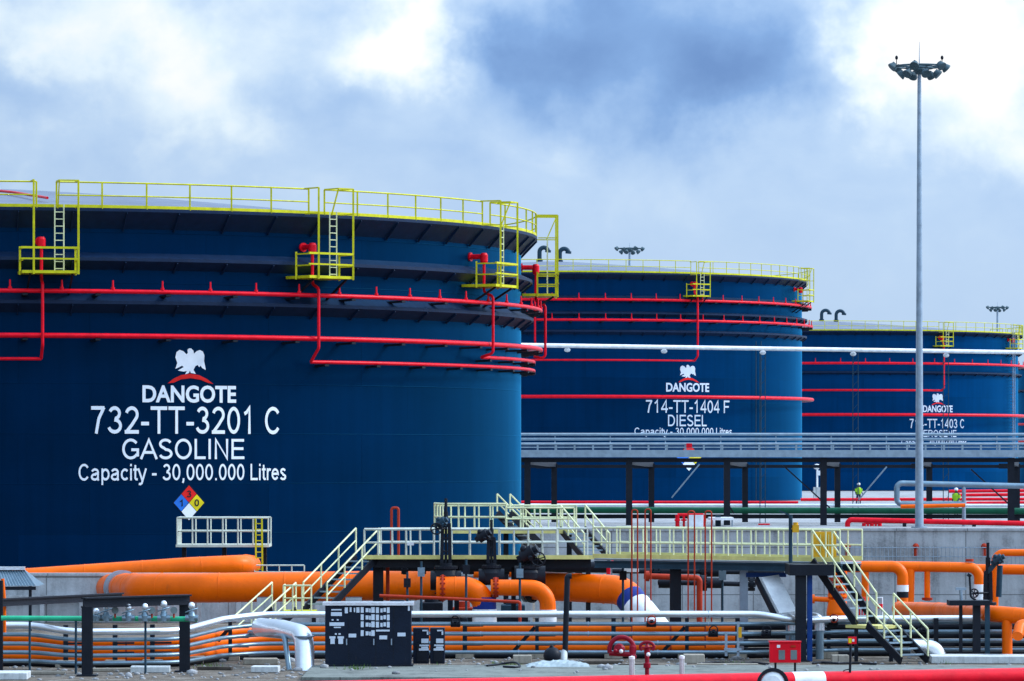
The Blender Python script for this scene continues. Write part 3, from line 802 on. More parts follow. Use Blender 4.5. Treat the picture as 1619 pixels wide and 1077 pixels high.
def staircase(label, top, bot, width, n, rail_h, rail_mat, landing=True, group='steel stairs'):
    top = Vector(top); bot = Vector(bot); d = bot - top; hd = Vector((d.x, d.y, 0)).normalized(); side = Vector((hd.y, -hd.x, 0))
    root = thing('staircase', label, 'stairs', (bot.x, bot.y, bot.z), group)
    for sg in (-1, 1):
        o = side * (sg * width / 2)
        q = MB(); q.beam(top + o, bot + o, 0.05, 0.22); q.build('stringer', M['black'], root)
        hr = MB(); a, b = top + o + Z_UP * 0.05, bot + o + Z_UP * 0.05
        for fr, tr in ((1.0, 0.026), (0.52, 0.022)):
            hr.tube([a + Z_UP * rail_h * fr, b + Z_UP * rail_h * fr], tr, 8)
        k = max(2, round(d.length / 1.0))
        for i in range(k + 1):
            p = a + (b - a) * (i / k); hr.cyl(p, p + Z_UP * rail_h, 0.026, 8)
        hr.build('handrail', rail_mat, root)
    for i in range(1, n):
        p = top + d * (i / n)
        q = MB(); q.frame_box(p, hd, side, Z_UP, 0.24, width - 0.05, 0.035); q.frame_box(p + hd * 0.11 + Z_UP * 0.004, hd, side, Z_UP, 0.03, width - 0.05, 0.045)
        q.build('tread', M['pale'], root)
    return root
def gate_valve(label, px, Z, y_bot, y_body, y_top, r_body, wheel=None, mat=None, cat='valve', tilt=0.0, stem_y=None, group='black gate valves', gear=None):
    """body on the pipe, bonnet, two yoke arms, stem, hand wheel or gear box"""
    mat = mat or M['black']; b = at(px, y_bot, Z); zb, zt = zz(y_body, Z), zz(y_top, Z)
    root = thing('gate_valve', label, cat, b, group)
    q = MB(); h = zb - b.z
    q.lathe(b, [(r_body * 0.9, 0), (r_body, h * 0.15), (r_body, h * 0.5), (r_body * 0.75, h * 0.8), (r_body * 0.5, h * 0.85), (r_body * 0.5, h)], 18)
    q.lathe(b, [(0.01, 0), (r_body * 0.9, 0)], 18)
    q.lathe(b + Z_UP * h * 0.82, [(0.01, 0.04), (r_body * 0.95, 0.04), (r_body * 0.95, -0.04), (0.01, -0.04)], 18, False)
    q.cyl(b + Vector((-r_body * 1.25, 0, h * 0.3)), b + Vector((r_body * 1.25, 0, h * 0.3)), r_body * 0.8, 18)
    q.build('valve_body', mat, root)
    y = MB(); ay = r_body * 0.34
    for sg in (-1, 1):
        y.beam((b.x + sg * ay, Z, zb - 0.02), (b.x + sg * ay * 0.8, Z, zt), 0.10, 0.12)
    y.box((b.x, Z, zt), (ay * 2.4, 0.14, 0.10)); y.cyl((b.x, Z, zb), (b.x, Z, zt), 0.04, 10)
    for fr in (0.3, 0.65):
        y.box((b.x, Z, zb + (zt - zb) * fr), (ay * 2, 0.1, 0.05))
    y.build('yoke', mat, root)
    if stem_y:
        s_ = MB(); s_.cyl((b.x, Z, zt), (b.x, Z, zz(stem_y, Z)), 0.045, 10); s_.cyl((b.x, Z, zt), (b.x, Z, zt + (zz(stem_y, Z) - zt) * 0.5), 0.07, 10); s_.build('stem', mat, root)
    if gear:
        gx, gy, gs = gear; g0 = at(gx, gy, Z - 0.15)
        ga = Vector((0.75, -0.25, 0.45)).normalized()      # gear case lies askew to the pipe
        gm = MB(); gm.cyl(g0 - ga * gs * 0.75, g0 + ga * gs * 0.75, gs * 0.78, 16); gm.cyl(g0 + ga * gs * 0.7, g0 + ga * gs * 1.25, gs * 0.42, 12)
        gm.beam(g0 - ga * gs * 1.3, g0 - ga * gs * 0.7, gs * 0.7, gs * 0.7); gm.beam(g0, (b.x, Z, zt), 0.12, 0.12); gm.ball(g0 + Vector((-gs * 0.5, -0.05, gs * 0.55)), gs * 0.4, 10)
        gm.cyl(g0, g0 + Vector((gs * 0.3, -gs * 1.1, -gs * 0.5)), gs * 0.25, 10)
        gm.build('gear_box', M['black'] if gs > 0.18 else M['steel'], root)
    if wheel:
        wx, wy, wr = wheel; c = at(wx, wy, Z - 0.3)
        wm = MB(); wm.tube([c + Vector((wr * math.cos(k * math.pi / 10), -0.02, wr * math.sin(k * math.pi / 10))) for k in range(20)], 0.022, 8, True)
        for k in range(3):
            v = Vector((math.cos(k * math.pi / 3 + 0.3), 0, math.sin(k * math.pi / 3 + 0.3))) * wr; wm.cyl(c - v, c + v, 0.016, 6)
        wm.cyl(c, (b.x, Z - 0.05, c.z), 0.03, 8)
        wm.build('hand_wheel', mat, root)
    return root

# ------------------------------------------------------------------ upper yard: mast, pipe rack, pipes
def light_mast(label, px, y_base, y_head, y_tip, Z, r0, r1, head_w, group='floodlight masts', big=True):
    x = xx(px, Z); zb = zz(y_base, Z) - 0.3; zh = zz(y_head, Z); zt = zz(y_tip, Z)
    root = thing('light_mast', label, 'floodlight mast', (x, Z, zb), group)
    q = MB(); zs = [zb + (zh - zb) * f for f in (0, 0.33, 0.331, 0.66, 0.661, 1)]; rs = [r0 + (r1 - r0) * f for f in (0, 0.33, 0.30, 0.66, 0.63, 1)]
    q.lathe((x, Z, 0), [(r, z) for r, z in zip(rs, zs)], 20); q.build('mast', M['galv'], root)
    q = MB(); q.lathe((x, Z, zb), [(0.01, 0.5), (r0 * 1.9, 0.5), (r0 * 1.9, 0.42), (r0 * 1.05, 0.42)], 20, False); q.build('base_plate', M['galv'], root)
    cr = MB(); R = head_w / 2 * 0.8
    cr.tube([Vector((x + R * math.cos(a * math.pi / 12), Z + R * math.sin(a * math.pi / 12), zh)) for a in range(24)], 0.05, 6, True)
    cr.tube([Vector((x + R * 0.55 * math.cos(a * math.pi / 12), Z + R * 0.55 * math.sin(a * math.pi / 12), zh - 0.1)) for a in range(24)], 0.05, 6, True)
    for k in range(6):
        a = k * math.pi / 3; cr.cyl((x, Z, zh), (x + R * math.cos(a), Z + R * math.sin(a), zh), 0.045, 6)
    cr.lathe((x, Z, zh), [(0.01, 0.15), (0.3, 0.12), (0.36, -0.2), (0.2, -0.45), (0.01, -0.45)], 16)
    cr.build('head_frame', M['lampgrey'], root)
    n = 12 if big else 8
    for k in range(n):
        a = 2 * math.pi * (k + 0.5) / n; outer = k % 2 == 0; rr = R * (1.12 if outer else 0.72)
        c = Vector((x + rr * math.cos(a), Z + rr * math.sin(a), zh - (0.02 if outer else 0.42)))
        dirv = Vector((math.cos(a), math.sin(a), -0.9)).normalized(); sd = Vector((-math.sin(a), math.cos(a), 0)); up = sd.cross(dirv)
        f = MB(); s_ = head_w / 4.3
        f.lathe(c, [(0.01, -0.22 * s_), (0.2 * s_, -0.2 * s_), (0.34 * s_, 0.12 * s_), (0.34 * s_, 0.2 * s_), (0.01, 0.2 * s_)], 12, True, dirv)
        f.cyl(c, c + Vector((0, 0, 0.3 * s_)), 0.05, 6)
        f.build('floodlight', M['lampgrey'], root)
    if zt > zh:
        s_ = MB(); s_.cyl((x, Z, zh), (x, Z, zt), 0.035, 6, 0.012); s_.build('lightning_rod', M['galv'], root)
    if big:
        for sg in (-1, 1):
            b = MB(); px_ = x + sg * R * 0.93; b.cyl((px_, Z, zh), (px_, Z, zh + 0.42), 0.025, 6); b.ball((px_, Z, zh + 0.48), 0.085, 10, (1, 1, 1.5)); b.build('warning_lamp', M['black'], root)
    return root
light_mast('tall grey floodlight mast standing on the gravel at right', 1453.5, 838, 105, 66, 246, 0.24, 0.10, 3.4)
light_mast('small far floodlight mast behind the tank lettered DIESEL', 995.5, 700, 393, 384, 560, 0.24, 0.14, 3.9, big=False)
light_mast('small far floodlight mast above the tank lettered KEROSENE', 1577, 700, 486, 478, 700, 0.24, 0.15, 3.8, big=False)

# pipe rack with walkway
ZR = 255.0
rack = thing('pipe_rack', 'long steel pipe rack with railed walkway in front of the rear tanks', 'pipe rack', (xx(1200, ZR), ZR, UP))
xa, xb = xx(740, ZR), xx(1720, ZR)
zd = zz(716, ZR)
MB().span(xa, xb, ZR - 0.1, ZR + 0.1, zz(723, ZR), zz(711.5, ZR)).build('edge_beam', M['pale'], rack)
MB().span(xa, xb, ZR + 0.103, ZR + 2.2, zd - 0.08, zd).build('deck', M['galv'], rack)
q = MB()
for zt, th in ((702, 0.075), (707.5, 0.04)):
    q.cyl((xa, ZR, zz(zt, ZR)), (xb, ZR, zz(zt, ZR)), th, 8)
x = xx(762.5, ZR)
while x < xb:
    q.box((x, ZR, (zz(713, ZR) + zz(702, ZR)) / 2), (0.11, 0.08, zz(702, ZR) - zz(713, ZR))); x += 29.2 * ZR / F
q.build('guard_rail', M['pale'], rack)
q = MB()
for zt, th in ((687, 0.085), (694.5, 0.085)):
    q.cyl((xa, ZR + 2.0, zz(zt, ZR + 2)), (xb, ZR + 2.0, zz(zt, ZR + 2)), th, 8)
x = xx(790, ZR)
while x < xb:
    q.cyl((x, ZR + 2.0, zd), (x, ZR + 2.0, zz(687, ZR + 2)), 0.035, 6); x += 88 * ZR / F
q.build('guard_rail', M['pale'], rack)
cols = [834, 995, 1150, 1303, 1455, 1600, 1750]
for i, px in enumerate(cols):
    xq = xx(px, ZR)
    q = MB(); q.ibeam((xq, ZR + 0.5, UP), (xq, ZR + 0.5, zz(724, ZR)), 0.36, 0.36, 0.06); q.build('column', M['black'], rack)
    xq2 = xx(px, ZR) + 1.25
    q = MB(); q.ibeam((xq2 + 0.4, ZR + 12, UP), (xq2 + 0.4, ZR + 12, zz(738, ZR + 12)), 0.34, 0.34, 0.06); q.build('column', M['black'], rack)
    q = MB(); q.beam((xq, ZR + 0.4, zz(729, ZR)), (xq2 + 0.4, ZR + 12, zz(734, ZR + 12)), 0.25, 0.35); q.beam((xq2 - 0.7, ZR + 12, zz(737, ZR + 12)), (xq2 + 0.6, ZR + 12, zz(737, ZR + 12)), 0.25, 0.3); q.build('cross_beam', M['black'], rack)
MB().span(xa, xb, ZR + 0.35, ZR + 0.55, zz(731, ZR), zz(724.5, ZR)).build('beam', M['black'], rack)
MB().span(xa, xb, ZR + 11.9, ZR + 12.1, zz(740, ZR + 12), zz(735, ZR + 12)).build('beam', M['black'], rack)
for (x0, y0, x1, y1, mt) in ((1062, 787, 1106, 734, 'pale'), (1238, 736, 1312, 803, 'black'), (1358, 790, 1402, 738, 'pale'), (1535, 742, 1598, 800, 'black'), (1160, 812, 1150, 795, 'black')):
    q = MB(); q.beam(at(x0, y0, ZR + 6), at(x1, y1, ZR + 6), 0.08, 0.08); q.build('brace', M[mt], rack)
q = MB(); q.span(xx(1085, ZR), xx(1094, ZR), ZR - 0.14, ZR - 0.105, zz(708, ZR), zz(701, ZR)); q.build('sign_plate', M['red'], rack)

pp = pipeline('overhead_pipe', 'white pipe running high across the rear tanks with lamps below', 'pipe', [(700, 544, 255), (1720, 558.5, 274)], 0.125, M['white'])
for k, px in enumerate((897, 1050, 1206, 1349, 1496)):
    Zl = 255 + (px - 700) / 1020 * 19; yl = 544 + (px - 700) / 1020 * 14.5; c = at(px, yl + 6.5, Zl)
    q = MB(); q.ball(c, 0.19, 12, (1, 1, 0.7)); q.cyl(c + Vector((0, 0, 0.05)), c + Vector((0, 0, 0.28)), 0.05, 8); q.build('lamp', M['white'], pp)
for px in (1206, 1353, 1496):
    Zl = 255 + (px - 700) / 1020 * 19; yl = 544 + (px - 700) / 1020 * 14.5; p = at(px, yl, Zl); q = MB()
    for dx in (-0.16, 0.16):
        q.cyl((p.x + dx, Zl + 0.2, UP), (p.x + dx, Zl + 0.2, p.z), 0.028, 6)
    zq = UP + 0.5
    while zq < p.z - 0.4:
        q.cyl((p.x - 0.16, Zl + 0.2, zq), (p.x + 0.16, Zl + 0.2, zq + 0.35), 0.016, 5); zq += 0.7
    q.build('support_post', M['steel'], pp)

pipeline('green_pipe', 'dark green pipe low under the pipe rack', 'pipe', [(700, 806, 262), (1720, 808.5, 262)], 0.19, M['green'])
pipeline('pale_pipe', 'pale cladded pipe just above the dark green pipe', 'pipe', [(820, 799, 267), (1720, 799.5, 267)], 0.10, M['silver'])
pipeline('red_pipe', 'thin red pipe lying along the foot of the DIESEL tank', 'pipe', [(815, 794, 275), (1262, 794.5, 275)], 0.085, M['red'])
pipeline('red_pipe', 'red pipe on the ground in front of the KEROSENE tank', 'pipe', [(1266, 790, 310), (1720, 789, 310)], 0.11, M['red'])
bp_ = MB(); bp_.span(xa, xb, 262.2, 262.5, zz(820, 262), zz(813.5, 262)); tag(bp_.build('sleeper_beam', M['black']), 'low black beam carrying the dark green pipe', 'beam')
rp = pipeline('red_pipe', 'bright red pipe turning down at its left end right of the rack column', 'pipe', [(1340, 840, 250), (1340, 822, 250), (1720, 830, 250)], 0.15, M['red'], 0.25)
for px in (1430, 1540):
    q = MB(); p = at(px, 824 + (px - 1340) * 0.02, 250); q.box((p.x, 250, (UP + p.z) / 2), (0.2, 0.2, p.z - UP)); q.build('support', M['black'], rp)
lp = pipeline('cladded_pipe', 'silver cladded pipe with a square drop at its left end behind the mast', 'pipe', [(1524, 797, 252), (1418, 797, 252), (1418, 764, 252), (1720, 771, 252)], 0.16, M['dullsilver'], 0.3)
q = MB(); p = at(1524, 797, 252); q.cyl((p.x, 252, UP), (p.x, 252, zz(766, 252)), 0.11, 10); q.build('support', M['galv'], lp)
pipeline('orange_pipe', 'short orange pipe low behind the tall mast', 'pipe', [(1424, 801, 251), (1526, 799, 251)], 0.11, M['orange'])
for i, (y, Z, lab) in enumerate(((777, 330, 'rearmost red pipe of the three at the right edge'), (783, 322, 'middle red pipe of the three at the right edge'), (796, 300, 'nearest red pipe of the three at the right edge'))):
    pipeline('red_pipe', lab, 'pipe', [(1500 + i * 14, y, Z), (1720, y - 2, Z)], 0.12, M['red'], group='red pipes at the right edge')
# red manifolds and sheds on the gravel
def manifold(label, px0, px1, y0, y1, Z, n, stripes=False):
    root = thing('pipe_manifold', label, 'manifold', (xx((px0 + px1) / 2, Z), Z, UP), 'small red manifolds')
    q = MB(); q.cyl(at(px0, y0 + 1, Z), at(px1, y0 + 1, Z), 0.08, 8); q.build('header', M['red'], root)
    for k in range(n):
        px = px0 + (px1 - px0) * k / (n - 1); q = MB(); a = at(px, y0 + 1, Z); q.cyl(a, (a.x, Z, UP), 0.07 if k % 2 else 0.12, 8); q.cyl((a.x, Z, a.z - 0.35), (a.x, Z, a.z - 0.25), 0.17, 10)
        q.build('branch', M['red'], root)
    if stripes:
        q = MB(); c = at((px0 + px1) / 2 + 8, (y0 + y1) / 2, Z - 0.3); q.box(c, (0.9, 0.05, 0.8)); q.build('notice_board', M['white'], root)
manifold('small red manifold of upright pipes beside the mast foot', 1366, 1391, 826, 838, 252, 5)
manifold('red manifold with a white board left of the small white shed', 1071, 1112, 813, 838, 250, 5, True)
manifold('short red manifold right of the small white shed', 1199, 1217, 829, 838, 256, 3)
sh = thing('shelter', 'small flat white roofed shelter beyond the concrete wall', 'shelter', (xx(1140, 252), 252, UP))
MB().span(xx(1121, 252), xx(1158, 252), 250.5, 253.5, zz(822, 252), zz(818, 252)).build('roof', M['white'], sh)
for px in (1124, 1155):
    MB().span(xx(px, 252), xx(px + 2, 252), 250.8, 250.95, UP, zz(822, 252) - 0.003).build('post', M['galv'], sh)
MB().span(xx(1131, 252), xx(1139, 252), 251.4, 252.2, UP, UP + 0.6).build('cabinet', M['steel'], sh)
lpst = thing('lamp_post', 'small white lamp post on a pale block right of the DIESEL tank', 'lamp post', at(1292, 790, 370))
q = MB(); q.box(at(1292, 779, 370), (0.62, 0.62, 0.9)); q.build('base', M['slab'], lpst)
q = MB(); q.cyl(at(1292, 772, 370), at(1292, 740, 370), 0.08, 8); q.build('post', M['white'], lpst)
q = MB(); q.ball(at(1291.5, 738, 370), 0.3, 12, (1, 1, 0.8)); q.box(at(1295, 748, 370), (0.35, 0.2, 0.4)); q.build('lamp', M['white'], lpst)

def person(label, px, Z, ground, face=0.4, arm=0.2):
    b = Vector((xx(px, Z), Z, ground)); root = thing('person', label, 'person', b, 'workers in hi vis')
    J = [(0, 0, 0.95), (0, 0, 1.2), (0, 0, 1.42), (0, 0, 1.52), (0, -0.02, 1.66), (0.0, -0.02, 1.76),
         (0.20, 0, 1.40), (0.27, -0.03, 1.12), (0.25, -arm, 0.88), (-0.20, 0, 1.40), (-0.28, 0.02, 1.12), (-0.26, -0.08, 0.86),
         (0.10, 0, 0.9), (0.12, -0.06, 0.48), (0.13, 0.0, 0.06), (0.14, -0.16, 0.03), (-0.10, 0, 0.9), (-0.13, 0.08, 0.48), (-0.14, 0.16, 0.08), (-0.15, 0.02, 0.03)]
    E = [(0, 1), (1, 2), (2, 3), (3, 4), (4, 5), (2, 6), (6, 7), (7, 8), (2, 9), (9, 10), (10, 11), (0, 12), (12, 13), (13, 14), (14, 15), (0, 16), (16, 17), (17, 18), (18, 19)]
    rad = [0.15, 0.15, 0.15, 0.06, 0.105, 0.08, 0.075, 0.055, 0.04, 0.075, 0.055, 0.04, 0.1, 0.075, 0.05, 0.04, 0.1, 0.075, 0.05, 0.04]
    me = bpy.data.meshes.new('body'); me.from_pydata(J, E, []); o = bpy.data.objects.new('body', me); COL.objects.link(o); o.parent = root; root.rotation_euler = (0, 0, face)
    sk = o.modifiers.new('skin', 'SKIN'); me.skin_vertices.new() if not me.skin_vertices else None
    for v, r in zip(me.skin_vertices[0].data, rad):
        v.radius = (r, r)
    me.skin_vertices[0].data[0].use_root = True
    ss = o.modifiers.new('smooth', 'SUBSURF'); ss.levels = 1; ss.render_levels = 1
    me.materials.append(M['trousers'])
    q = MB(); bl = b; c, s_ = 1, 0
    q.lathe(b, [(0.19, 0.92), (0.21, 1.05), (0.22, 1.3), (0.20, 1.42), (0.10, 1.47)], 12); q.lathe(b + Vector((0.235, -0.02, 0)), [(0.085, 1.08), (0.10, 1.36)], 8); q.lathe(b + Vector((-0.235, 0, 0)), [(0.085, 1.08), (0.10, 1.36)], 8)
    q.build('vest', M['hivis'], root)
    q = MB(); q.ball(b + Vector((0, -0.02, 1.72)), 0.135, 10, (1, 1.15, 0.9)); q.build('helmet', M['white'], root)
    q = MB(); q.ball(b + Vector((0, -0.06, 1.63)), 0.095, 10, (0.9, 0.9, 1.1)); q.build('face', M['skin'], root)
person('worker in hi-vis vest standing right of the DIESEL tank', 1357.5, 357, UP)
person('worker in hi-vis vest half hidden by pipes right of the mast', 1512, 302, UP, -0.6, 0.35)

# ------------------------------------------------------------------ concrete walls
def wall(name, label, x0, x1, Z, ztop, mat, th=0.3, coping=True):
    root = thing(name, label, 'wall', ((x0 + x1) / 2, Z, 0))
    MB().span(x0, x1, Z, Z + th, -0.2, ztop).build('wall_panel', mat, root)
    if coping:
        MB().span(x0 - 0.02, x1 + 0.02, Z - 0.05, Z + th + 0.05, ztop + 0.003, ztop + 0.09).build('coping', mat, root)
    return root
lw = wall('bund_wall', 'low grey concrete bund wall behind the thick orange pipe at left', xx(-120, 146), xx(842, 146), 146, zz(910.5, 146), M['wall'])
for px in range(-60, 560, 62):
    if abs(px - 200) > 30:
        MB().span(xx(px, 146), xx(px + 7, 146), 145.8, 145.997, 0, zz(941, 146)).build('pilaster', M['wall'], lw)
MB().span(xx(-120, 146), xx(188, 146), 145.75, 145.995, zz(946, 146), zz(941, 146)).build('ledge', M['wall'], lw)
bw = wall('block_wall', 'tall pale concrete block wall behind the right hand pipework', xx(846, 150), xx(1760, 150), 150, zz(839.5, 150), M['wall_back'])
for px in range(1340, 1700, 108):
    q = MB(); q.cyl(at(px, 866, 149.85), at(px, 880, 149.85), 0.07, 8); q.ball(at(px, 864, 149.85), 0.11, 10); q.build('wall_lamp', M['rust'], bw)
q = MB()
for k in range(56):
    px = 1320 + k * 6.5; q.cyl(at(px, 864, 149.6), at(px, 900, 149.6), 0.011, 4)
for y in (866, 880, 894):
    q.cyl(at(1320, y, 149.6), at(1690, y, 149.6), 0.014, 4)
tag(q.build('mesh_fence', M['galv']), 'thin wire mesh fence in front of the pale block wall', 'fence')

# ------------------------------------------------------------------ thick orange pipes of the left and middle
ZP = 138.0
big = pipeline('orange_pipe', 'thickest orange pipe running left to right in front of the bund wall', 'pipe',
               [(168, 930, 147.0), (222, 930, 139.2), (330, 929.5, ZP), (691, 925, ZP)], xx(CX + 23.5, ZP), M['orange'], 1.0, n=32)
q = MB(); a, b_ = at(189, 930, 144.0), at(196, 930, 143.0); d = (b_ - a).normalized()
q.lathe(at(193, 930, 143.4), [(0.46, -0.25), (0.58, -0.25), (0.58, 0.25), (0.46, 0.25)], 32, False, d, True); q.build('collar', M['galv'], big)
for px in (615, 641, 657, 690):
    flange(big, at(px, 925.8, ZP), (1, 0, 0), 0.474, 0.035, M['orange'], 'weld_band')
flange(big, at(694, 925, ZP), (1, 0, 0), 0.62, 0.16, M['black'])
for px in (420, 560):
    q = MB(); p = at(px, 928, ZP); q.box((p.x, ZP, (p.z - 0.3) / 2), (0.5, 0.9, p.z - 0.3)); q.build('support', M['wall'], big)
pipeline('orange_pipe', 'orange pipe behind the bund wall curving back to the GASOLINE tank', 'pipe',
         [(20, 916, 158), (300, 897, 158), (388, 893, 158.5), (398, 893, 175)], 0.36, M['orange'], 0.7, n=28)
e1 = pipeline('orange_pipe', 'orange elbow pipe with blue band left of the two bigger elbows', 'pipe', [(690, 930, 129), (766, 930, 129), (766, 1022, 129)], 0.335, M['orange'], 0.62, n=28)
band(e1, at(766, 944, 129), at(766, 963, 129), 0.345, M['blue']); band(e1, at(766, 963.2, 129), at(766, 1020, 129), 0.36, M['white'], 'sleeve')
flange(e1, at(700, 930, 129), (1, 0, 0), 0.40, 0.06, M['rust'])
e2 = pipeline('orange_pipe', 'slimmest orange elbow pipe between two thicker elbows', 'pipe', [(776, 929, 128.8), (866, 930, 128.8), (866, 1024, 128.8)], 0.235, M['orange'], 0.5, n=26)
band(e2, at(866, 964, 128.8), at(866, 1022, 128.8), 0.26, M['white'], 'sleeve'); flange(e2, at(784, 929, 128.8), (1, 0, 0), 0.30, 0.07, M['rust'])
e3pts = [at(826, 925, 131.6), at(985, 933, 130.4), at(1052, 1015, 128.6)]
e3 = pipeline('orange_pipe', 'thickest orange elbow ending in a blue band and white sleeve', 'pipe', e3pts, 0.425, M['orange'], 0.85, n=32)
d3 = (e3pts[2] - e3pts[1]).normalized(); b0 = e3pts[1] + d3 * 0.42
band(e3, b0, b0 + d3 * 0.42, 0.438, M['blue']); band(e3, b0 + d3 * 0.423, e3pts[2], 0.45, M['white'], 'sleeve')
flange(e3, at(842, 925.6, 131.5), e3pts[1] - e3pts[0], 0.52, 0.12, M['black']); flange(e3, at(833, 925.2, 131.6), e3pts[1] - e3pts[0], 0.51, 0.08, M['dullsilver'])
for (px, y, r, lab) in ((756, 905, 0.16, 'short orange stub behind the left elbow pipe'), (812, 903, 0.17, 'short orange stub beside the silver valve flange')):
    sb = pipeline('pipe_stub', lab, 'pipe stub', [(px - 8, y + 1, 137), (px + 9, y, 137)], r, M['orange'], group='short orange pipe stubs')
    flange(sb, at(px + 9, y, 137), (1, 0, 0), r * 1.25, 0.06, M['orange'])
gate_valve('black gate valve with tall thin stem left of the deck ladder', 705, 129.4, 930, 890, 830, 0.36, (690, 836, 0.16), stem_y=788, gear=(698, 826, 0.17))
gate_valve('black gate valve with slanted gear box above the slim elbow', 777, 129.3, 922, 890, 852, 0.3, stem_y=822, gear=(764, 847, 0.2))
gate_valve('bulky dark gear operated valve above the thickest elbow', 838, 129.5, 918, 892, 870, 0.36, (851, 884, 0.2), gear=(835, 876, 0.27))
bpole = pipeline('vent_pole', 'thin black pole with hooked top in front of the thickest elbow', 'pole', [(904, 911, 117.5), (897, 911, 117.5), (893, 1045, 117.5)], 0.075, M['black'], 0.1)
q = MB(); q.cyl(at(892, 1030, 117.5), at(892, 1064, 117), 0.085, 12); q.build('sleeve', M['slab'], bpole)
bl = thing('float_ball', 'black ball on a short stalk beside the black pole', 'ball', at(873, 1056, 117))
q = MB(); q.ball(at(873, 1037, 117), 0.235, 20); q.build('ball', M['black'], bl); q = MB(); q.cyl(at(873, 1040, 117), at(873, 1056, 117), 0.05, 8); q.build('stalk', M['black'], bl); q = MB(); q.cyl(at(873, 1025, 117), at(871, 1021, 117), 0.06, 8); q.build('knob', M['black'], bl)

hd = pipeline('black_pipe_or_shade', 'thick black tube added as dark shade under the valve deck', 'pipe', [(606, 894, 134.5), (960, 897, 133.5)], 0.17, M['black'])  # made-up dark tube giving the black shade below the deck
for px in (640, 668, 744, 800, 872, 915):
    flange(hd, at(px, 894.5, 134.3), (1, 0, 0), 0.27, 0.12)
sk = thing('shade_skid', 'low dark rusty skid frame added for the black shade under the orange elbows', 'skid', at(720, 1000, 136))  # made-up dark beams and blocks standing in for shade and brown clutter
for (a, b_, y0, y1, Z, mt) in ((598, 835, 976, 986, 135.2, 'black'), (598, 835, 978, 990, 136.6, 'black')):
    q = MB(); q.span(xx(a, Z), xx(b_, Z), Z, Z + 0.2, zz(y1, Z), zz(y0, Z)); q.build('beam', M[mt], sk)
for (a, b_, y0, mt) in ((604, 652, 958, 'steel'), (664, 700, 952, 'black'), (716, 748, 960, 'rust'), (792, 830, 956, 'steel')):
    q = MB(); q.span(xx(a, 136), xx(b_, 136), 135.5, 136.5, zz(979, 136), zz(y0, 136)); q.cyl(at((a + b_) / 2, y0, 136), at((a + b_) / 2, y0 - 9, 136), 0.22, 14); q.build('shade_block', M[mt], sk, 0.03)
for px in (600, 660, 720, 780, 833):
    q = MB(); q.box((xx(px, 136), 136, zz(982, 136) / 2), (0.2, 1.6, zz(982, 136))); q.build('foot', M['black'], sk)
for k, (px, y0, y1, Z) in enumerate(((644, 905, 990, 127.6), (666, 888, 990, 127.4), (737, 884, 1000, 127.8), (822, 890, 985, 127.9), (985, 893, 990, 124.8), (1142, 893, 985, 123.6))):
    p = at(px, y0, Z); ip = thing('instrument_post', 'thin dark instrument post, ' + ('leftmost of the six under the decks', 'second from left of the six under the decks', 'third from left of the six under the decks', 'fourth from left of the six under the decks', 'fifth from left of the six under the decks', 'rightmost of the six under the decks')[k], 'post', (p.x, Z, 0), 'thin instrument posts')
    q = MB(); q.cyl((p.x, Z, 0), p, 0.035, 8); q.build('post', M['steel'], ip)
    q = MB(); q.box(p + Vector((0, -0.06, -0.3)), (0.2, 0.12, 0.26)); q.cyl(p + Vector((0, -0.13, -0.28)), p + Vector((0, -0.02, -0.28)), 0.075, 12); q.build('gauge', M['dullsilver'] if k % 2 else M['black'], ip)
jb = thing('junction_box', 'small white junction box under the left end of the walkway', 'box', at(998, 906, 125.5))
q = MB(); q.box(at(998, 899, 125.5), (0.42, 0.25, 0.2)); q.build('box_body', M['white'], jb, 0.01); q = MB(); q.cyl(at(998, 903, 125.6), (at(998, 903, 125.6).x, 125.6, 0), 0.04, 8); q.build('post', M['steel'], jb)

# ------------------------------------------------------------------ platforms and stairs
# side platform at the near tank
ZS = 166.0
sp_ = thing('access_platform', 'small railed platform under the hazard diamond of the GASOLINE tank', 'platform', at(350, 900, ZS))
x0, x1 = xx(280, ZS), xx(424, ZS); zdk = zz(861, ZS); dp = 1.9
MB().span(x0 - 0.05, x1 + 0.03, ZS, ZS + dp, zdk - 0.10, zdk).build('deck', M['cream'], sp_)
hh = zz(819, ZS) - zdk
rail_mesh([(x0, ZS + dp, zdk), (x0, ZS + 0.05, zdk), (x1, ZS + 0.05, zdk)], hh, 0.62, 0.034, 0.06).build('guard_rail', M['cream'], sp_)
rail_mesh([(x0, ZS + dp - 0.05, zdk), (x1, ZS + dp - 0.05, zdk)], hh, 0.62, 0.03, 0.055).build('guard_rail', M['cream'], sp_)
ld = MB()
for px in (405, 415):
    ld.beam(at(px, 905, ZS - 0.1), at(px - 1, 820, ZS - 0.1), 0.06, 0.06)
for k in range(9):
    ld.beam(at(405, 900 - 9 * k, ZS - 0.1), at(415, 900 - 9 * k, ZS - 0.1), 0.035, 0.035)
ld.build('ladder', M['yellow'], sp_)
for px in (288, 352, 416):
    MB().beam((xx(px, ZS), ZS + 1.0, 0), (xx(px, ZS), ZS + 1.0, zdk - 0.103), 0.16, 0.16).build('leg', M['black'], sp_)
rs = thing('guard_rail', 'low grey guard rail behind the orange pipe left of the stairs', 'railing', at(440, 905, 160))
rail_mesh([at(402, 915, 160), at(481, 915, 160)], zz(894, 160) - zz(915, 160), 0.5, 0.028, 0.05).build('rails', M['cream'], rs)

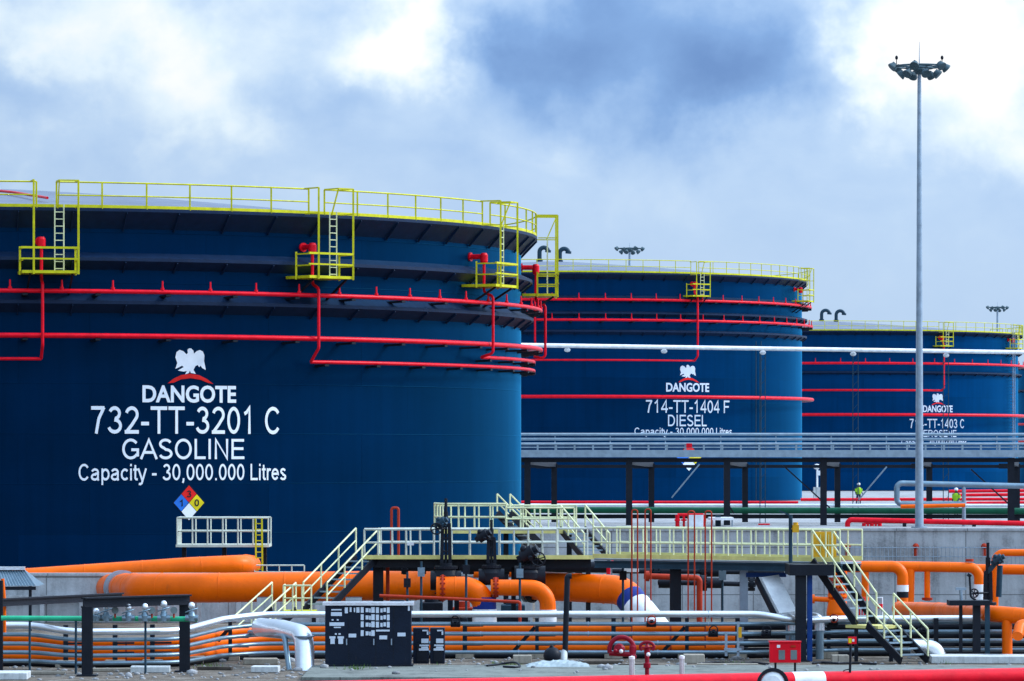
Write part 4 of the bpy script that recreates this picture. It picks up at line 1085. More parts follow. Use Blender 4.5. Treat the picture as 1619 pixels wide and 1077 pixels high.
# valve deck of the middle
ZD = 130.0; zdk = zz(879, ZD)
vd = thing('valve_platform', 'long steel platform with white rails above the orange elbows', 'platform', at(750, 1000, ZD))
x0, x1 = xx(574, ZD), xx(940, ZD)
MB().span(x0, x1, ZD, ZD + 0.07, zdk - 0.10, zdk + 0.02).build('toe_board', M['kick'], vd)
MB().span(x0, x1, ZD + 0.073, ZD + 1.5, zdk - 0.08, zdk - 0.02).build('deck', M['galv'], vd)
hh = zz(837, ZD) - zdk
for a, b_ in ((576, 686), (714, 772), (790, 880)):
    rail_mesh([(xx(a, ZD), ZD + 0.035, zdk), (xx(b_, ZD), ZD + 0.035, zdk)], hh, 0.45, 0.036, 0.06).build('guard_rail', M['cream'], vd)
rail_mesh([(xx(600, ZD), ZD + 1.45, zdk), (xx(930, ZD), ZD + 1.45, zdk)], hh, 0.9, 0.03, 0.05).build('guard_rail', M['cream'], vd)
for px, w in ((598, 0.30), (722, 0.14), (812, 0.14), (930, 0.14)):
    column(vd, px, ZD + 0.8, 884, None, w)
MB().span(x0 + 0.1, x1 - 0.1, ZD + 0.3, ZD + 0.5, zdk - 0.35, zdk - 0.103).build('beam', M['black'], vd)
MB().span(x0 + 0.1, x1 - 0.1, ZD + 1.2, ZD + 1.4, zdk - 0.35, zdk - 0.103).build('beam', M['black'], vd)
q = MB(); q.box(at(649, 860, ZD - 0.02), (0.2, 0.02, 0.09)); q.build('sign_plate', M['white'], vd)
# raised crossover behind it
ZC = 137.0; zck = zz(838, ZC)
cv = thing('crossover_platform', 'raised crossover platform with pale yellow rails over the pipes', 'platform', at(800, 990, ZC))
x0, x1 = xx(700, ZC), xx(908, ZC)
MB().span(x0, x1, ZC, ZC + 0.06, zck - 0.11, zck + 0.04).build('toe_board', M['kick'], cv)
MB().span(x0, x1, ZC + 0.063, ZC + 1.3, zck - 0.08, zck - 0.01).build('deck', M['galv'], cv)
h1 = zz(797, ZC) - zck
rail_mesh([(xx(686, ZC), ZC + 1.25, zck), (xx(700, ZC), ZC + 0.03, zck), (xx(800, ZC), ZC + 0.03, zck)], h1, 0.5, 0.034, 0.055).build('guard_rail', M['lime'], cv)
rail_mesh([(xx(800, ZC), ZC + 0.03, zck), (xx(908, ZC), ZC + 0.03, zck)], zz(803, ZC) - zck, 0.55, 0.03, 0.05).build('guard_rail', M['lime'], cv)
rail_mesh([(xx(690, ZC), ZC + 1.25, zck), (xx(912, ZC), ZC + 1.25, zck)], zz(800, ZC) - zck, 0.45, 0.03, 0.05).build('guard_rail', M['lime'], cv)
for px in (712, 800, 900):
    column(cv, px, ZC + 0.7, 842, None, 0.16)
staircase('short pale yellow stair at the right end of the raised crossover', (xx(906, ZC), ZC + 0.5, zck), (xx(944, 134.5), 134.8, zz(884, 134.5)), 0.8, 7, 0.72, M['lime'])
staircase('short pale stair down behind the raised crossover rails', (xx(796, ZC), ZC + 1.5, zck + 0.5), (xx(846, 139), 139.2, zz(862, 139)), 0.7, 7, 0.55, M['lime'])
# left stair in two flights with a landing
q0 = staircase('upper flight of the left stair from the valve deck to its landing', (xx(580, ZD), ZD + 0.6, zdk), (xx(497, 127.5), 128.0, zz(966, 127.5)), 0.8, 9, 0.75, M['lime'])
lg = thing('landing', 'small landing with yellow edge between the two left stair flights', 'platform', at(472, 1000, 127))
zl = zz(966, 127); MB().span(xx(446, 127), xx(499, 127), 127, 128.0, zl - 0.09, zl).build('deck', M['yellow'], lg)
rail_mesh([(xx(448, 127), 127.95, zl), (xx(448, 127), 127.05, zl), (xx(492, 127), 127.05, zl)], zz(926, 127) - zl, 0.28, 0.026, 0.045).build('guard_rail', M['lime'], lg)
for px in (450, 495):
    MB().beam((xx(px, 127), 127.5, 0), (xx(px, 127), 127.5, zl - 0.093), 0.12, 0.12).build('leg', M['black'], lg)
staircase('lower flight of the left stair ending at the silver pipes', (xx(446, 126.5), 127.5, zl), (xx(380, 124.5), 125.5, 0.05), 0.8, 6, 0.75, M['lime'])
# right walkway
WA, WB = 124.0, 119.5
wk = thing('walkway', 'yellow railed steel walkway along the pale block wall', 'walkway', at(1130, 1020, 126))
pA, pB = at(938, 881, WA), at(1328, 887, WB); dW = (pB - pA).normalized(); nW = Vector((-dW.y, dW.x, 0)).normalized()
zw = pA.z; pB.z = zw
q = MB(); q.beam(pA + Z_UP * 0.035, pB + Z_UP * 0.035, 0.05, 0.12); q.build('toe_board', M['kick'], wk)
q = MB(); q.beam(pA + nW * 0.6 - Z_UP * 0.06, pB + nW * 0.6 - Z_UP * 0.06, 1.12, 0.05); q.build('deck', M['galv'], wk)
for off in (0.1, 1.1):
    q = MB(); q.ibeam(pA + nW * off - Z_UP * 0.2, pB + nW * off - Z_UP * 0.2, 0.12, 0.2, 0.03); q.build('beam', M['steel'], wk)
rail_mesh([pA, pB], 0.83, 0.44, 0.027, 0.042).build('guard_rail', M['lime'], wk)
rail_mesh([pA + nW * 1.2, pB + nW * 1.2], 0.83, 0.44, 0.026, 0.042).build('guard_rail', M['lime'], wk)
q = MB(); q.beam(pA + nW * 1.2 + Z_UP * 0.07, pB + nW * 1.2 + Z_UP * 0.05, 0.04, 0.12); q.build('toe_board', M['kick'], wk)
column(wk, 1068, 123.0, 900, None, 0.31); column(wk, 1176, 122.0, 896, None, 0.22, M['galv']); column(wk, 1266, 118.55, 906, None, 0.28)
q = MB(); q.beam(at(1280, 904, 118.6), (xx(1280, 118.6), 118.6, 0), 0.14, 0.14); q.build('column', M['bluesteel'], wk)
q = MB(); q.beam(at(1180, 909, 121.8), at(1243, 909, 121.6), 0.12, 0.12); q.build('beam', M['bluesteel'], wk)
q = MB(); q.span(xx(1246, 119), xx(1316, 119), 118.3, 120.4, zz(909, 119), zz(892, 119)); q.build('beam', M['black'], wk)
q = MB(); q.cyl(at(1250, 890, 119.1), at(1250, 815, 119.1), 0.055, 10); q.beam(at(1250, 815, 119.1), at(1232, 808, 119.1), 0.04, 0.04); q.build('post', M['steel'], wk)
q = MB(); c = at(1258, 836, 119.0); q.box(c, (0.17, 0.15, 0.2)); q.cyl(c + Vector((0, 0, 0.1)), c + Vector((0, 0, 0.17)), 0.07, 10); q.cyl(c, at(1250, 836, 119.1), 0.03, 6); q.build('alarm_lamp', M['amber'], wk)
am = thing('cabinet', 'ochre yellow cabinet standing at the right end of the walkway', 'cabinet', at(1300, 886, 120.5))
MB().span(xx(1283, 120.4), xx(1322, 120.4), 120.3, 120.7, zw - 0.02, zz(841, 120.4)).build('cabinet_body', M['amber'], am)
for px in (1296, 1309):
    MB().span(xx(px, 120.4), xx(px + 1.5, 120.4), 120.27, 120.297, zw + 0.05, zz(845, 120.4)).build('door_edge', M['kick'], am)
# right stair in two flights
zl = 0.99; top = Vector((xx(1300, 119.9), 119.9, zw)); m0 = Vector((xx(1370, 118.7), 118.7, zl)); m1 = Vector((xx(1392, 118.2), 118.2, zl)); bt = Vector((xx(1446, 116.8), 116.8, 0.1))
staircase('upper flight of the right stair coming down from the yellow walkway', top, m0, 0.78, 8, 0.78, M['lime'])
lg = thing('landing', 'small grey landing between the two right stair flights', 'platform', (m0.x, 118.5, 0))
q = MB(); q.frame_box((m0 + m1) / 2 - Z_UP * 0.05, Vector((0.7, -0.714, 0)), Vector((0.714, 0.7, 0)), Z_UP, 1.15, 0.95, 0.08); q.build('deck', M['kick'], lg)
for p in (m0 + Vector((-0.3, -0.3, 0)), m1 + Vector((0.3, 0.2, 0))):
    MB().beam((p.x, p.y, 0), (p.x, p.y, zl - 0.093), 0.1, 0.1).build('leg', M['black'], lg)
staircase('lower flight of the right stair reaching the ground', m1, bt, 0.85, 6, 0.78, M['lime'])
# gooseneck vents of thin red pipe
for (xl, xr, yt, yb, Z, lab) in ((619, 630, 803, 884, 131.6, 'thin red inverted U pipe at the left end of the valve deck'),
                                 (999, 1008, 806, 955, 120.5, 'leftmost thin red inverted U pipe in front of the walkway'),
                                 (1020, 1029, 805, 930, 120.6, 'second thin red inverted U pipe from the left in front of the walkway'),
                                 (1088, 1098, 808, 950, 120.4, 'third thin red inverted U pipe from the left in front of the walkway'),
                                 (1115, 1125, 808, 965, 120.2, 'rightmost thin red inverted U pipe in front of the walkway')):
    w = 0.04 if xl == 619 else 0.021
    pipeline('vent_pipe', lab, 'pipe', [(xl, yb + 60 if xl != 619 else yb, Z), (xl, yt, Z), (xr, yt, Z), (xr, yb + 20 if xl != 619 else yb, Z)], w, M['rust'], 0.07, 'thin red vent pipes', 10)

# dark pipework under the walkway
for (y0, y1, x0, x1, Z, lab) in ((903, 905, 968, 1240, 127.5, 'upper black flanged pipe under the walkway'), (921, 924, 1040, 1195, 127.0, 'lower black flanged pipe under the walkway')):
    pr = pipeline('black_pipe_or_shade', lab, 'pipe', [(x0, y0, Z), (x1, y1, Z)], 0.07, M['black'], group='black pipes under the walkway')
    for px in ((1037, 1112, 1188) if y0 < 910 else (1112, 1188)):
        flange(pr, at(px, y0 + 1, Z), (1, 0, 0), 0.23, 0.11)
    for px in (1055, 1130):
        q = MB(); c = at(px, y0 + 1, Z); q.cyl(c - Vector((0.25, 0, 0)), c + Vector((0.25, 0, 0)), 0.15, 12); q.build('valve_body', M['black'], pr)
r1_ = pipeline('red_pipe', 'thin orange red pipe bending down beside the black column', 'pipe', [(1018, 911, 126.5), (1106, 914, 126.5), (1106, 992, 126.5)], 0.085, M['rust'], 0.12)
flange(r1_, at(1024, 911, 126.5), (1, 0, 0), 0.15, 0.1, M['rust'])
pipeline('red_pipe', 'thin rust red pipe under the valve deck bending down at left', 'pipe', [(613, 950, 131), (613, 885, 131), (700, 886, 131), (790, 885, 131)], 0.055, M['rust'], 0.2)
pipeline('red_pipe', 'thin pink red pipe low in front of the orange elbows', 'pipe', [(600, 942, 127), (700, 946, 127), (822, 952, 127), (822, 990, 127)], 0.045, M['rust'], 0.06)
pipeline('red_pipe', 'thin red pipe curving up just left of the walkway start', 'pipe', [(962, 908, 126), (962, 890, 126), (1010, 884, 126), (1040, 884, 126)], 0.06, M['red'], 0.15)
# inclined cable tray cover
tr = thing('cable_tray', 'silver covered cable tray slanting down left of the dark column', 'cable tray', at(1240, 985, 121.5))
a, b_ = at(1217, 913, 121.2), at(1246, 970, 120.0)
q = MB(); q.beam(a, b_, 0.50, 0.10, Vector((0.2, -1.0, 0.4))); q.build('cover', M['sheetmetal'], tr)
q = MB(); q.beam(a + Vector((-0.36, 0.05, -0.05)), b_ + Vector((-0.36, 0.05, -0.05)), 0.08, 0.16); q.build('side_rail', M['black'], tr)
q = MB(); q.beam(b_ + Vector((0, 0, -0.02)), (b_.x, b_.y, 0), 0.12, 0.12); q.build('post', M['galv'], tr)
def pipe_box(label, px, y, Z, s_):
    root = thing('pipe_cover', label, 'pipe cover', at(px, y + 12, Z), 'silver pipe covers')
    q = MB(); q.tube(fillet([at(px - 12, y, Z), at(px + 8, y, Z), at(px + 8, y + 20, Z)], 0.16), s_, 16); q.build('elbow_cover', M['silver'], root)
    q = MB(); p = at(px + 8, y + 20, Z); q.cyl(p, (p.x, p.y, 0), s_ * 0.8, 14); q.build('pipe', M['dullsilver'], root)
pipe_box('silver pipe elbow cover left of the blue and black column', 1246, 978, 119.8, 0.14)
pipe_box('silver pipe elbow cover right of the blue and black column', 1288, 977, 119.8, 0.14)

# ------------------------------------------------------------------ right hand orange manifold
ZM = 140.0
m1_ = pipeline('orange_pipe', 'orange pipe dropping with a white and black band behind the right stair', 'pipe', [(1322, 896, ZM), (1427, 896, ZM), (1427, 985, ZM)], 0.18, M['orange'], 0.34, n=22)
band(m1_, at(1427, 925, ZM), at(1427, 935.5, ZM), 0.19, M['white']); band(m1_, at(1427, 935.6, ZM), at(1427, 945, ZM), 0.187, M['black'])
m2_ = pipeline('orange_pipe', 'orange pipe with a white sleeved drop left of the tall valve stem', 'pipe', [(1372, 895, ZM + 1.2), (1548, 897.5, ZM + 1.2), (1548, 985, ZM + 1.2)], 0.165, M['orange'], 0.34, n=22)
band(m2_, at(1548, 924, ZM + 1.2), at(1548, 970, ZM + 1.2), 0.178, M['white'], 'sleeve')
q = MB(); q.tube(fillet([at(1372, 896, ZM + 1.2), at(1368, 896, ZM + 1.2), at(1368, 950, ZM + 1.2)], 0.1), 0.12, 16); q.build('branch', M['orange'], m2_)
q = MB(); q.cyl(at(1466, 897, ZM + 1.2), at(1466, 950, ZM + 1.2), 0.095, 14); q.build('branch', M['orange'], m2_); flange(m2_, at(1466, 947, ZM + 1.2), (0, 0, 1), 0.17, 0.08, M['rust'])
q = MB(); q.cyl(at(1438, 900, ZM + 1.2), at(1436, 985, ZM + 1.2), 0.17, 18); q.build('branch', M['orange'], m2_)
flange(m2_, at(1533, 886, ZM + 1.2), (0, 0, 1), 0.13, 0.08, M['rust'])
pipeline('orange_pipe', 'straight orange pipe running out of the right edge behind the tall valve', 'pipe', [(1538, 900, ZM + 3), (1720, 902, ZM + 3)], 0.165, M['orange'], n=20)
pipeline('orange_pipe', 'thin orange pipe bending at the top right above the manifold', 'pipe', [(1573, 960, ZM + 2), (1573, 874, ZM + 2), (1720, 874, ZM + 2)], 0.115, M['orange'], 0.28, n=20)
m5 = pipeline('orange_pipe', 'thick low orange pipe of the right manifold with two down legs', 'pipe', [(1422, 963, 134), (1490, 965, 129), (1565, 970, 119.8), (1720, 982, 118.8)], 0.22, M['orange'], 0.5, n=26)
q = MB(); q.cyl(at(1592, 973, 119.6), (at(1592, 973, 119.6).x, 119.5, 0.0), 0.14, 18); q.build('branch', M['orange'], m5)
q = MB(); q.tube(fillet([at(1640, 988, 118.6), at(1613, 988, 118.4), at(1609, 1006, 118.0)], 0.2), 0.15, 16); q.build('branch', M['orange'], m5)
q = MB(); q.ball(at(1422, 963, 134), 0.235, 18); q.build('end_cap', M['orange'], m5)
pipeline('orange_pipe', 'short thin orange pipe low behind the black valve table', 'pipe', [(1508, 990, 126), (1600, 990, 126)], 0.075, M['orange'])
# flanged orange valve tree left of the stair
vt = thing('valve_tree', 'orange flanged valve tree behind the upper right stair flight', 'valve tree', at(1324, 990, 136))
q = MB(); b_ = at(1324, 985, 136); H = zz(902, 136) - b_.z
q.lathe(b_, [(0.01, 0), (0.30, 0), (0.34, H * 0.2), (0.28, H * 0.42), (0.16, H * 0.5), (0.16, H), (0.01, H)], 18); q.build('valve_body', M['orange'], vt)
for k, f in enumerate((0.52, 0.62, 0.72, 0.82, 0.95)):
    flange(vt, b_ + Z_UP * (H * f), (0, 0, 1), 0.30, 0.07, M['rust'] if k % 2 else M['orange'])
q = MB(); q.cyl(at(1286, 947, 136), at(1322, 949, 136), 0.08, 12); q.cyl(at(1284, 947, 136), at(1288, 947, 136), 0.14, 12); q.build('branch', M['orange'], vt)
# white and red standpipes behind the stair
for px, mt, lab in ((1362, 'red', 'small red stand pipe behind the right stair'), (1390, 'white', 'small white stand pipe behind the right stair')):
    sp2 = thing('stand_pipe', lab, 'stand pipe', at(px, 985, 130), 'small stand pipes'); q = MB(); q.tube([at(px - 3, 985, 130), at(px - 3, 945, 130), at(px + 5, 945, 130), at(px + 5, 985, 130)], 0.025, 6); q.cyl(at(px + 1, 985, 130), at(px + 1, 955, 130), 0.02, 6); q.build('pipe', M[mt], sp2)
    q = MB(); q.cyl(at(px + 1, 962, 129.9), at(px + 1, 955, 129.9), 0.09, 10); q.build('valve_body', M['red'], sp2)
# tall valve and black valve table at the right
gate_valve('tall black valve with long stem at the right edge', 1562, 128, 984, 948, 905, 0.26, (1540, 938, 0.12), stem_y=858, gear=(1578, 885, 0.17))
q = thing('actuator', 'dark upright actuator cylinder beside the tall black valve stem', 'actuator', at(1580, 960, 128.3))
MB().cyl(at(1579, 944, 128.3), at(1581, 894, 128.3), 0.085, 14).build('cylinder', M['steel'], q); MB().cyl(at(1579, 890, 128.3), at(1579, 884, 128.3), 0.15, 14).build('cap', M['black'], q)
tb = thing('valve_table', 'black steel table frame standing under the tall valve', 'frame', at(1530, 1042, 119.2))
ZT = 119.2
MB().span(xx(1499, ZT), xx(1563, ZT), ZT - 0.35, ZT + 0.4, zz(957, ZT), zz(949, ZT)).build('table_top', M['black'], tb)
for px, w in ((1519, 0.09), (1544, 0.2), (1561, 0.13)):
    p = xx(px, ZT); MB().beam((p, ZT, 0), (p, ZT, zz(957, ZT) - 0.002), w, w).build('leg', M['black'] if px != 1561 else M['steel'], tb)
q = MB(); q.tube([at(1520, 949, ZT), at(1519, 932, ZT)], 0.045, 8); q.box(at(1519, 931, ZT), (0.28, 0.1, 0.07)); q.build('hand_lever', M['galv'], tb)
q = MB(); q.tube(fillet([at(1543, 949, ZT), at(1535, 944, ZT), at(1533, 912, ZT)], 0.1), 0.03, 8); q.cyl(at(1531, 912, ZT), at(1534, 908, ZT), 0.06, 8); q.build('hand_lever', M['black'], tb)

# ------------------------------------------------------------------ the long silver and orange pipe bundle
LEVELS = (1.25, 0.985, 0.72, 0.47, 0.225)
PATH = [(-120, 114.6, .9), (52, 114.4, .9), (112, 113.6, .785), (285, 114.2, .785), (352, 117.5, .93), (412, 118.6, 1), (700, 119, 1), (1185, 119, 1), (1330, 120.3, 1), (1720, 120.6, 1)]
KIND = ('topmost', 'second highest', 'middle', 'second lowest', 'lowest')
def bundle_pt(px, Z, z): return Vector((xx(px, Z), Z, z))
bundle = []
for i, z in enumerate(LEVELS):
    P = []
    for px, Z, kz in PATH:
        zq = z * kz - (0.17 if (i == 0 and px > 1200) else 0)
        if i == 0 and px == 1185:
            P.append(bundle_pt(1200, Z, z)); P.append(bundle_pt(1262, Z - 0.3, z - 0.17)); continue
        P.append(bundle_pt(px, Z - (0.0 if i else 0.05), zq))
    root = thing('cladded_pipe', f'{KIND[i]} silver pipe of the long bundle along the foreground', 'pipe', P[0], 'silver pipes of the foreground bundle')
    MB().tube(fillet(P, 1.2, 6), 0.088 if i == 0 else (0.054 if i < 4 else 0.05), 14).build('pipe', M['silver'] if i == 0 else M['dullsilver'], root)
    for px in ((610, 760, 930, 1120, 1400) if i < 3 else (820, 1040)):
        p = bundle_pt(px, 119, z - (0.17 if i == 0 and px > 1200 else 0)); flange(root, p, (1, 0, 0), 0.094 if i == 0 else 0.068, 0.03, M['galv'], 'cladding_strap')
    bundle.append(root)
for i, z in enumerate((0.775, 0.505, 0.255)):
    P = [bundle_pt(px, Z + 2.3, z * kz) for px, Z, kz in PATH]
    P = P[:-2]; P[-1] = bundle_pt(1165 if i else 1170, 121.3, z)
    root = thing('orange_pipe', ('upper', 'middle', 'lower')[i] + ' orange pipe behind the long silver bundle', 'pipe', P[0], 'orange pipes of the foreground bundle')
    MB().tube(fillet(P, 1.2, 6), 0.118, 14).build('pipe', M['orange'], root)
    for px in (200, 560, 850, 1060):
        Zb, kz = (121.3, 1) if px > 400 else (116.2, .785); flange(root, bundle_pt(px, Zb, z * kz), (1, 0, 0), 0.125, 0.05, M['rust'])
ct = pipeline('black_pipe_or_shade', 'long black tube added as shade on the ground under the silver bundle', 'pipe', [bundle_pt(px, Z + 1.2, 0.09) for px, Z, kz in PATH], 0.085, M['black'], 1.2)  # dark strip added as the shade lying beneath the pipes
for i, z in enumerate((0.80, 0.56, 0.33, 0.12)):  # made-up black tubes filling the dark gaps between the silver pipes
    pipeline('black_pipe_or_shade', ('topmost', 'second highest', 'second lowest', 'lowest')[i] + ' black tube added for the dark gaps of the bundle right of the orange pipes', 'pipe', [bundle_pt(1176, 121.9, z), bundle_pt(1330, 122.2, z), bundle_pt(1720, 122.4, z)], 0.10, M['black'], 1.0, 'black gap fillers behind the silver bundle')
for k, (px, Z, z, lab) in enumerate(((1030, 118.75, 0.985, 'small black hand wheel valve above the red hydrants'), (1128, 118.75, 0.72, 'small black hand wheel valve left of the grey stand'), (1212, 118.75, 0.72, 'small black hand wheel valve above the red box'), (1318, 119.9, 0.985, 'small black hand wheel valve right of the blue column'), (720, 118.75, 0.985, 'small black hand wheel valve right of the narrow cabinets'), (1460, 120.2, 0.72, 'small black hand wheel valve left of the black valve table'))):
    c = Vector((xx(px, Z), Z, z)); hv = thing('line_valve', lab, 'valve', c, 'small hand wheel valves on the bundle')
    q = MB(); q.cyl(c - Vector((0.13, -0.2, 0)), c + Vector((0.13, 0.2, 0)), 0.085, 12); q.cyl(c, c + Vector((0, -0.12, 0.10)), 0.045, 10); q.build('valve_body', M['black'], hv)
    q = MB(); w_ = c + Vector((0, -0.14, 0.12)); q.tube([w_ + Vector((0.11 * math.cos(a * math.pi / 8), -0.03 * math.sin(a * math.pi / 8), 0.11 * math.sin(a * math.pi / 8))) for a in range(16)], 0.018, 6, True); q.cyl(w_ - Vector((0.11, 0, 0)), w_ + Vector((0.11, 0, 0)), 0.012, 5); q.build('hand_wheel', M['rust'] if k in (0, 3) else M['black'], hv)
def hose(label, pts, r, mat):
    P = [Vector((xx(px, Z), Z, z)) for px, Z, z in pts]; out = []
    for i in range(len(P) - 1):     # smooth curve through the points
        p0, p1, p2, p3 = P[max(i - 1, 0)], P[i], P[i + 1], P[min(i + 2, len(P) - 1)]
        for k in range(6):
            t_ = k / 6; out.append(0.5 * ((2 * p1) + (p2 - p0) * t_ + (2 * p0 - 5 * p1 + 4 * p2 - p3) * t_ ** 2 + (3 * p1 - p0 - 3 * p2 + p3) * t_ ** 3))
    tag(MB().tube(out + [P[-1]], r, 8).build('hose', mat), label, 'hose')
hose('black hose curling on the kerb left of the plastic sheeting', [(770, 113.4, .13), (784, 114.0, .13), (800, 114.1, .16), (815, 113.6, .2), (822, 113.0, .13), (812, 112.6, .13), (796, 112.9, .13)], 0.028, M['black'])
hose('dark cable lying on the ground between hydrants and red box', [(1105, 116.6, .03), (1130, 117.2, .03), (1160, 116.5, .04), (1190, 117.1, .03), (1215, 116.3, .03)], 0.03, M['black'])
hose('dark cable lying on the ground left of the right stair', [(1285, 116.8, .03), (1300, 117.2, .03), (1322, 116.4, .05), (1350, 117.0, .03), (1385, 116.4, .03)], 0.03, M['black'])
for k, (px, Z, L, rz, lab) in enumerate(((945, 117.0, 1.3, 0.06, 'weathered plank on the ground left of the red hydrant'), (1150, 115.6, 1.6, -0.05, 'weathered plank on the ground below the grey stand'), (1010, 115.4, 1.0, 0.12, 'weathered plank lying behind the slim red hydrant'), (170, 113.0, 1.2, 0.1, 'weathered plank under the portal frame'), (340, 113.8, 0.9, -0.2, 'weathered plank right of the portal frame'), (60, 111.5, 1.4, 0.04, 'weathered plank near the bottom left corner'))):
    tag(MB().box(Vector((xx(px, Z), Z, 0.045)), (L, 0.22, 0.08), rz).build('plank', M['block'] if k % 2 else M['plank'], None, 0.01), lab, 'plank', 'planks lying on the ground')
def pipe_support(px, Z, h=1.2, w=0.13, brace=True, lab=''):
    x = xx(px, Z); root = thing('pipe_support', lab, 'pipe support', (x, Z, 0), 'dark pipe supports')
    q = MB(); q.beam((x, Z, 0.18), (x, Z, h), w, w); q.build('post', M['black'], root)
    q = MB(); q.box((x, Z, 0.09), (0.5, 0.5, 0.18)); q.build('base', M['block'], root)
    for z in LEVELS[1:]:
        q = MB(); q.beam((x, Z, z - 0.10), (x + 0.5, Z, z - 0.095), 0.06, 0.05); q.build('arm', M['black'], root)
    if brace:
        q = MB(); q.beam((x - 0.05, Z + 0.1, h - 0.25), (x - 0.62, Z + 0.3, 0.2), 0.07, 0.09); q.build('brace', M['black'], root)
    return root
for px, Z, br, lab in ((104, 115.2, False, 'dark pipe support left of the black portal frame'), (182, 115.4, False, 'dark pipe support inside the black portal frame, left one'), (241, 115.6, False, 'dark pipe support inside the black portal frame, right one'),
                       (364, 119.0, True, 'slanted dark pipe support left of the fat silver elbow'), (735, 120.2, False, 'dark pipe support right of the small black cabinet'), (849, 120.2, True, 'dark braced pipe support left of the black pole'),
                       (970, 120.2, False, 'dark pipe support behind the red hydrant'), (1086, 120.2, True, 'dark braced pipe support above the concrete block'), (1166, 120.2, False, 'dark pipe support at the end of the orange pipes'), (1310, 120.2, True, 'dark pipe support between the column and the right stair'), (1480, 120.2, False, 'dark pipe support left of the black valve table')):
    pipe_support(px, Z, 1.1, 0.12 if not br else 0.1, br, lab)
hs = thing('frame_support', 'grey steel stand at the right end of the orange pipes', 'stand', at(1158, 1030, 118.4))
for px in (1148, 1167):
    p = at(px, 1000, 118.4); MB().beam((p.x, 118.4, 0.15), (p.x, 118.4, zz(983 if px > 1150 else 1000, 118.4)), 0.07, 0.07).build('post', M['galv'], hs)
MB().span(xx(1145, 118.4), xx(1172, 118.4), 118.3, 118.5, zz(1029, 118.4), zz(1025, 118.4)).build('foot_plate', M['galv'], hs)
q = MB(); c = at(1170, 1000, 118.2); q.box(c, (0.09, 0.06, 0.28)); q.build('sign_plate', M['amber'], hs)
# fat silver elbow
fe = pipeline('cladded_pipe', 'fat silver cladded pipe bending straight down beside the black cabinet', 'pipe', [(412, 992, 117.5), (446, 995, 115.5), (481, 1004, 114), (482, 1075, 113.6)], 0.25, M['silver'], [1.0, 0.5], n=26)
for y in (1006, 1030):
    flange(fe, at(481.7, y, 113.9), (0, 0, 1), 0.257, 0.03, M['galv'], 'cladding_strap')
pipeline('cladded_pipe', 'slim grey elbow pipe tucked inside the fat silver elbow', 'pipe', [(395, 1000, 118.5), (450, 1006, 114.6), (458, 1065, 114)], 0.07, M['dullsilver'], 0.35)
fe2 = pipeline('cladded_pipe', 'fat pale elbow at the foot of the right stair', 'pipe', [(1440, 1022, 118.6), (1484, 1024, 118.6), (1484, 1060, 118.6)], 0.19, M['silver'], 0.26, n=24)

# ------------------------------------------------------------------ left: portal frames, green pipe, shelter
def portal(label, pts, top_pts, w):
    root = thing('portal_frame', label, 'steel frame', pts[0][0], 'black portal frames')
    for base, ztop in pts:
        b = Vector(base); q = MB(); q.ibeam(b, (b.x, b.y, ztop), w, w, 0.04); q.box((b.x, b.y, 0.02), (w * 1.9, w * 1.9, 0.04)); q.build('post', M['black'], root)
    q = MB(); q.ibeam(top_pts[0], top_pts[1], w * 0.8, w, 0.04); q.build('beam', M['black'], root)
    return root
A = Vector((xx(138, 110.6), 110.6, 0)); B = Vector((xx(292, 112.7), 112.7, 0)); zA = zz(953, 110.6); zB = zz(948, 112.7)
portal('black steel portal frame around the row of silver valves', [(A, zA - 0.1), (B, zB - 0.1)], [Vector((A.x - 0.1, A.y, zA)), Vector((B.x + 0.12, B.y, zB))], 0.26)
C = Vector((xx(-2, 112), 112, 0)); zC = zz(953, 112)
portal('black steel frame at the left edge with one tall post', [(C, zz(918, 112))], [Vector((C.x, 112.1, zC)), Vector((xx(192, 119), 119, zz(943, 119)))], 0.2)
pipeline('orange_pipe', 'thin orange upright pipe beside the post at the left edge', 'pipe', [(7, 1000, 112.6), (7, 950, 112.6), (4, 915, 112.6)], 0.045, M['orange'], 0.2)
gp = pipeline('green_pipe', 'light green pipe carrying the row of silver valves', 'pipe', [(2, 977.5, 111.6), (312, 979, 111.6)], 0.065, M['brightgreen'])
for px, top, lab in ((152, 966, 'first'), (168, 956, 'second'), (203, 958, 'third'), (229, 957, 'fourth'), (259, 952, 'fifth'), (303, 955, 'sixth')):
    c = at(px, 977, 111.45); root = thing('valve', f'{lab} silver topped green valve from the left on the green pipe', 'valve', c, 'silver topped valves on the green pipe')
    h = zz(top, 111.45) - c.z
    q = MB(); q.lathe(c, [(0.01, -0.1), (0.09, -0.08), (0.10, 0.05), (0.06, h * 0.45), (0.01, h * 0.45)], 14); q.cyl(c - Vector((0.16, 0, 0)), c + Vector((0.16, 0, 0)), 0.075, 12); q.build('valve_body', M['dullsilver'], root)
    q = MB(); q.cyl(c + Z_UP * h * 0.45, c + Z_UP * h * 0.8, 0.035, 8); q.build('stem', M['galv'], root)
    q = MB(); q.ball(c + Z_UP * h * 0.86, 0.085, 12, (1, 1, 1.15)); q.build('cap', M['silver'], root)
    q = MB(); wc = c + Vector((0, -0.02, h * 0.55)); q.tube([wc + Vector((0.15 * math.cos(k * math.pi / 8), 0.15 * math.sin(k * math.pi / 8), 0.05 * math.cos(k * math.pi / 8))) for k in range(16)], 0.016, 6, True); q.cyl(wc - Vector((0.15, 0, 0.05)), wc + Vector((0.15, 0, 0.05)), 0.012, 5); q.build('hand_wheel', M['dullsilver'], root)
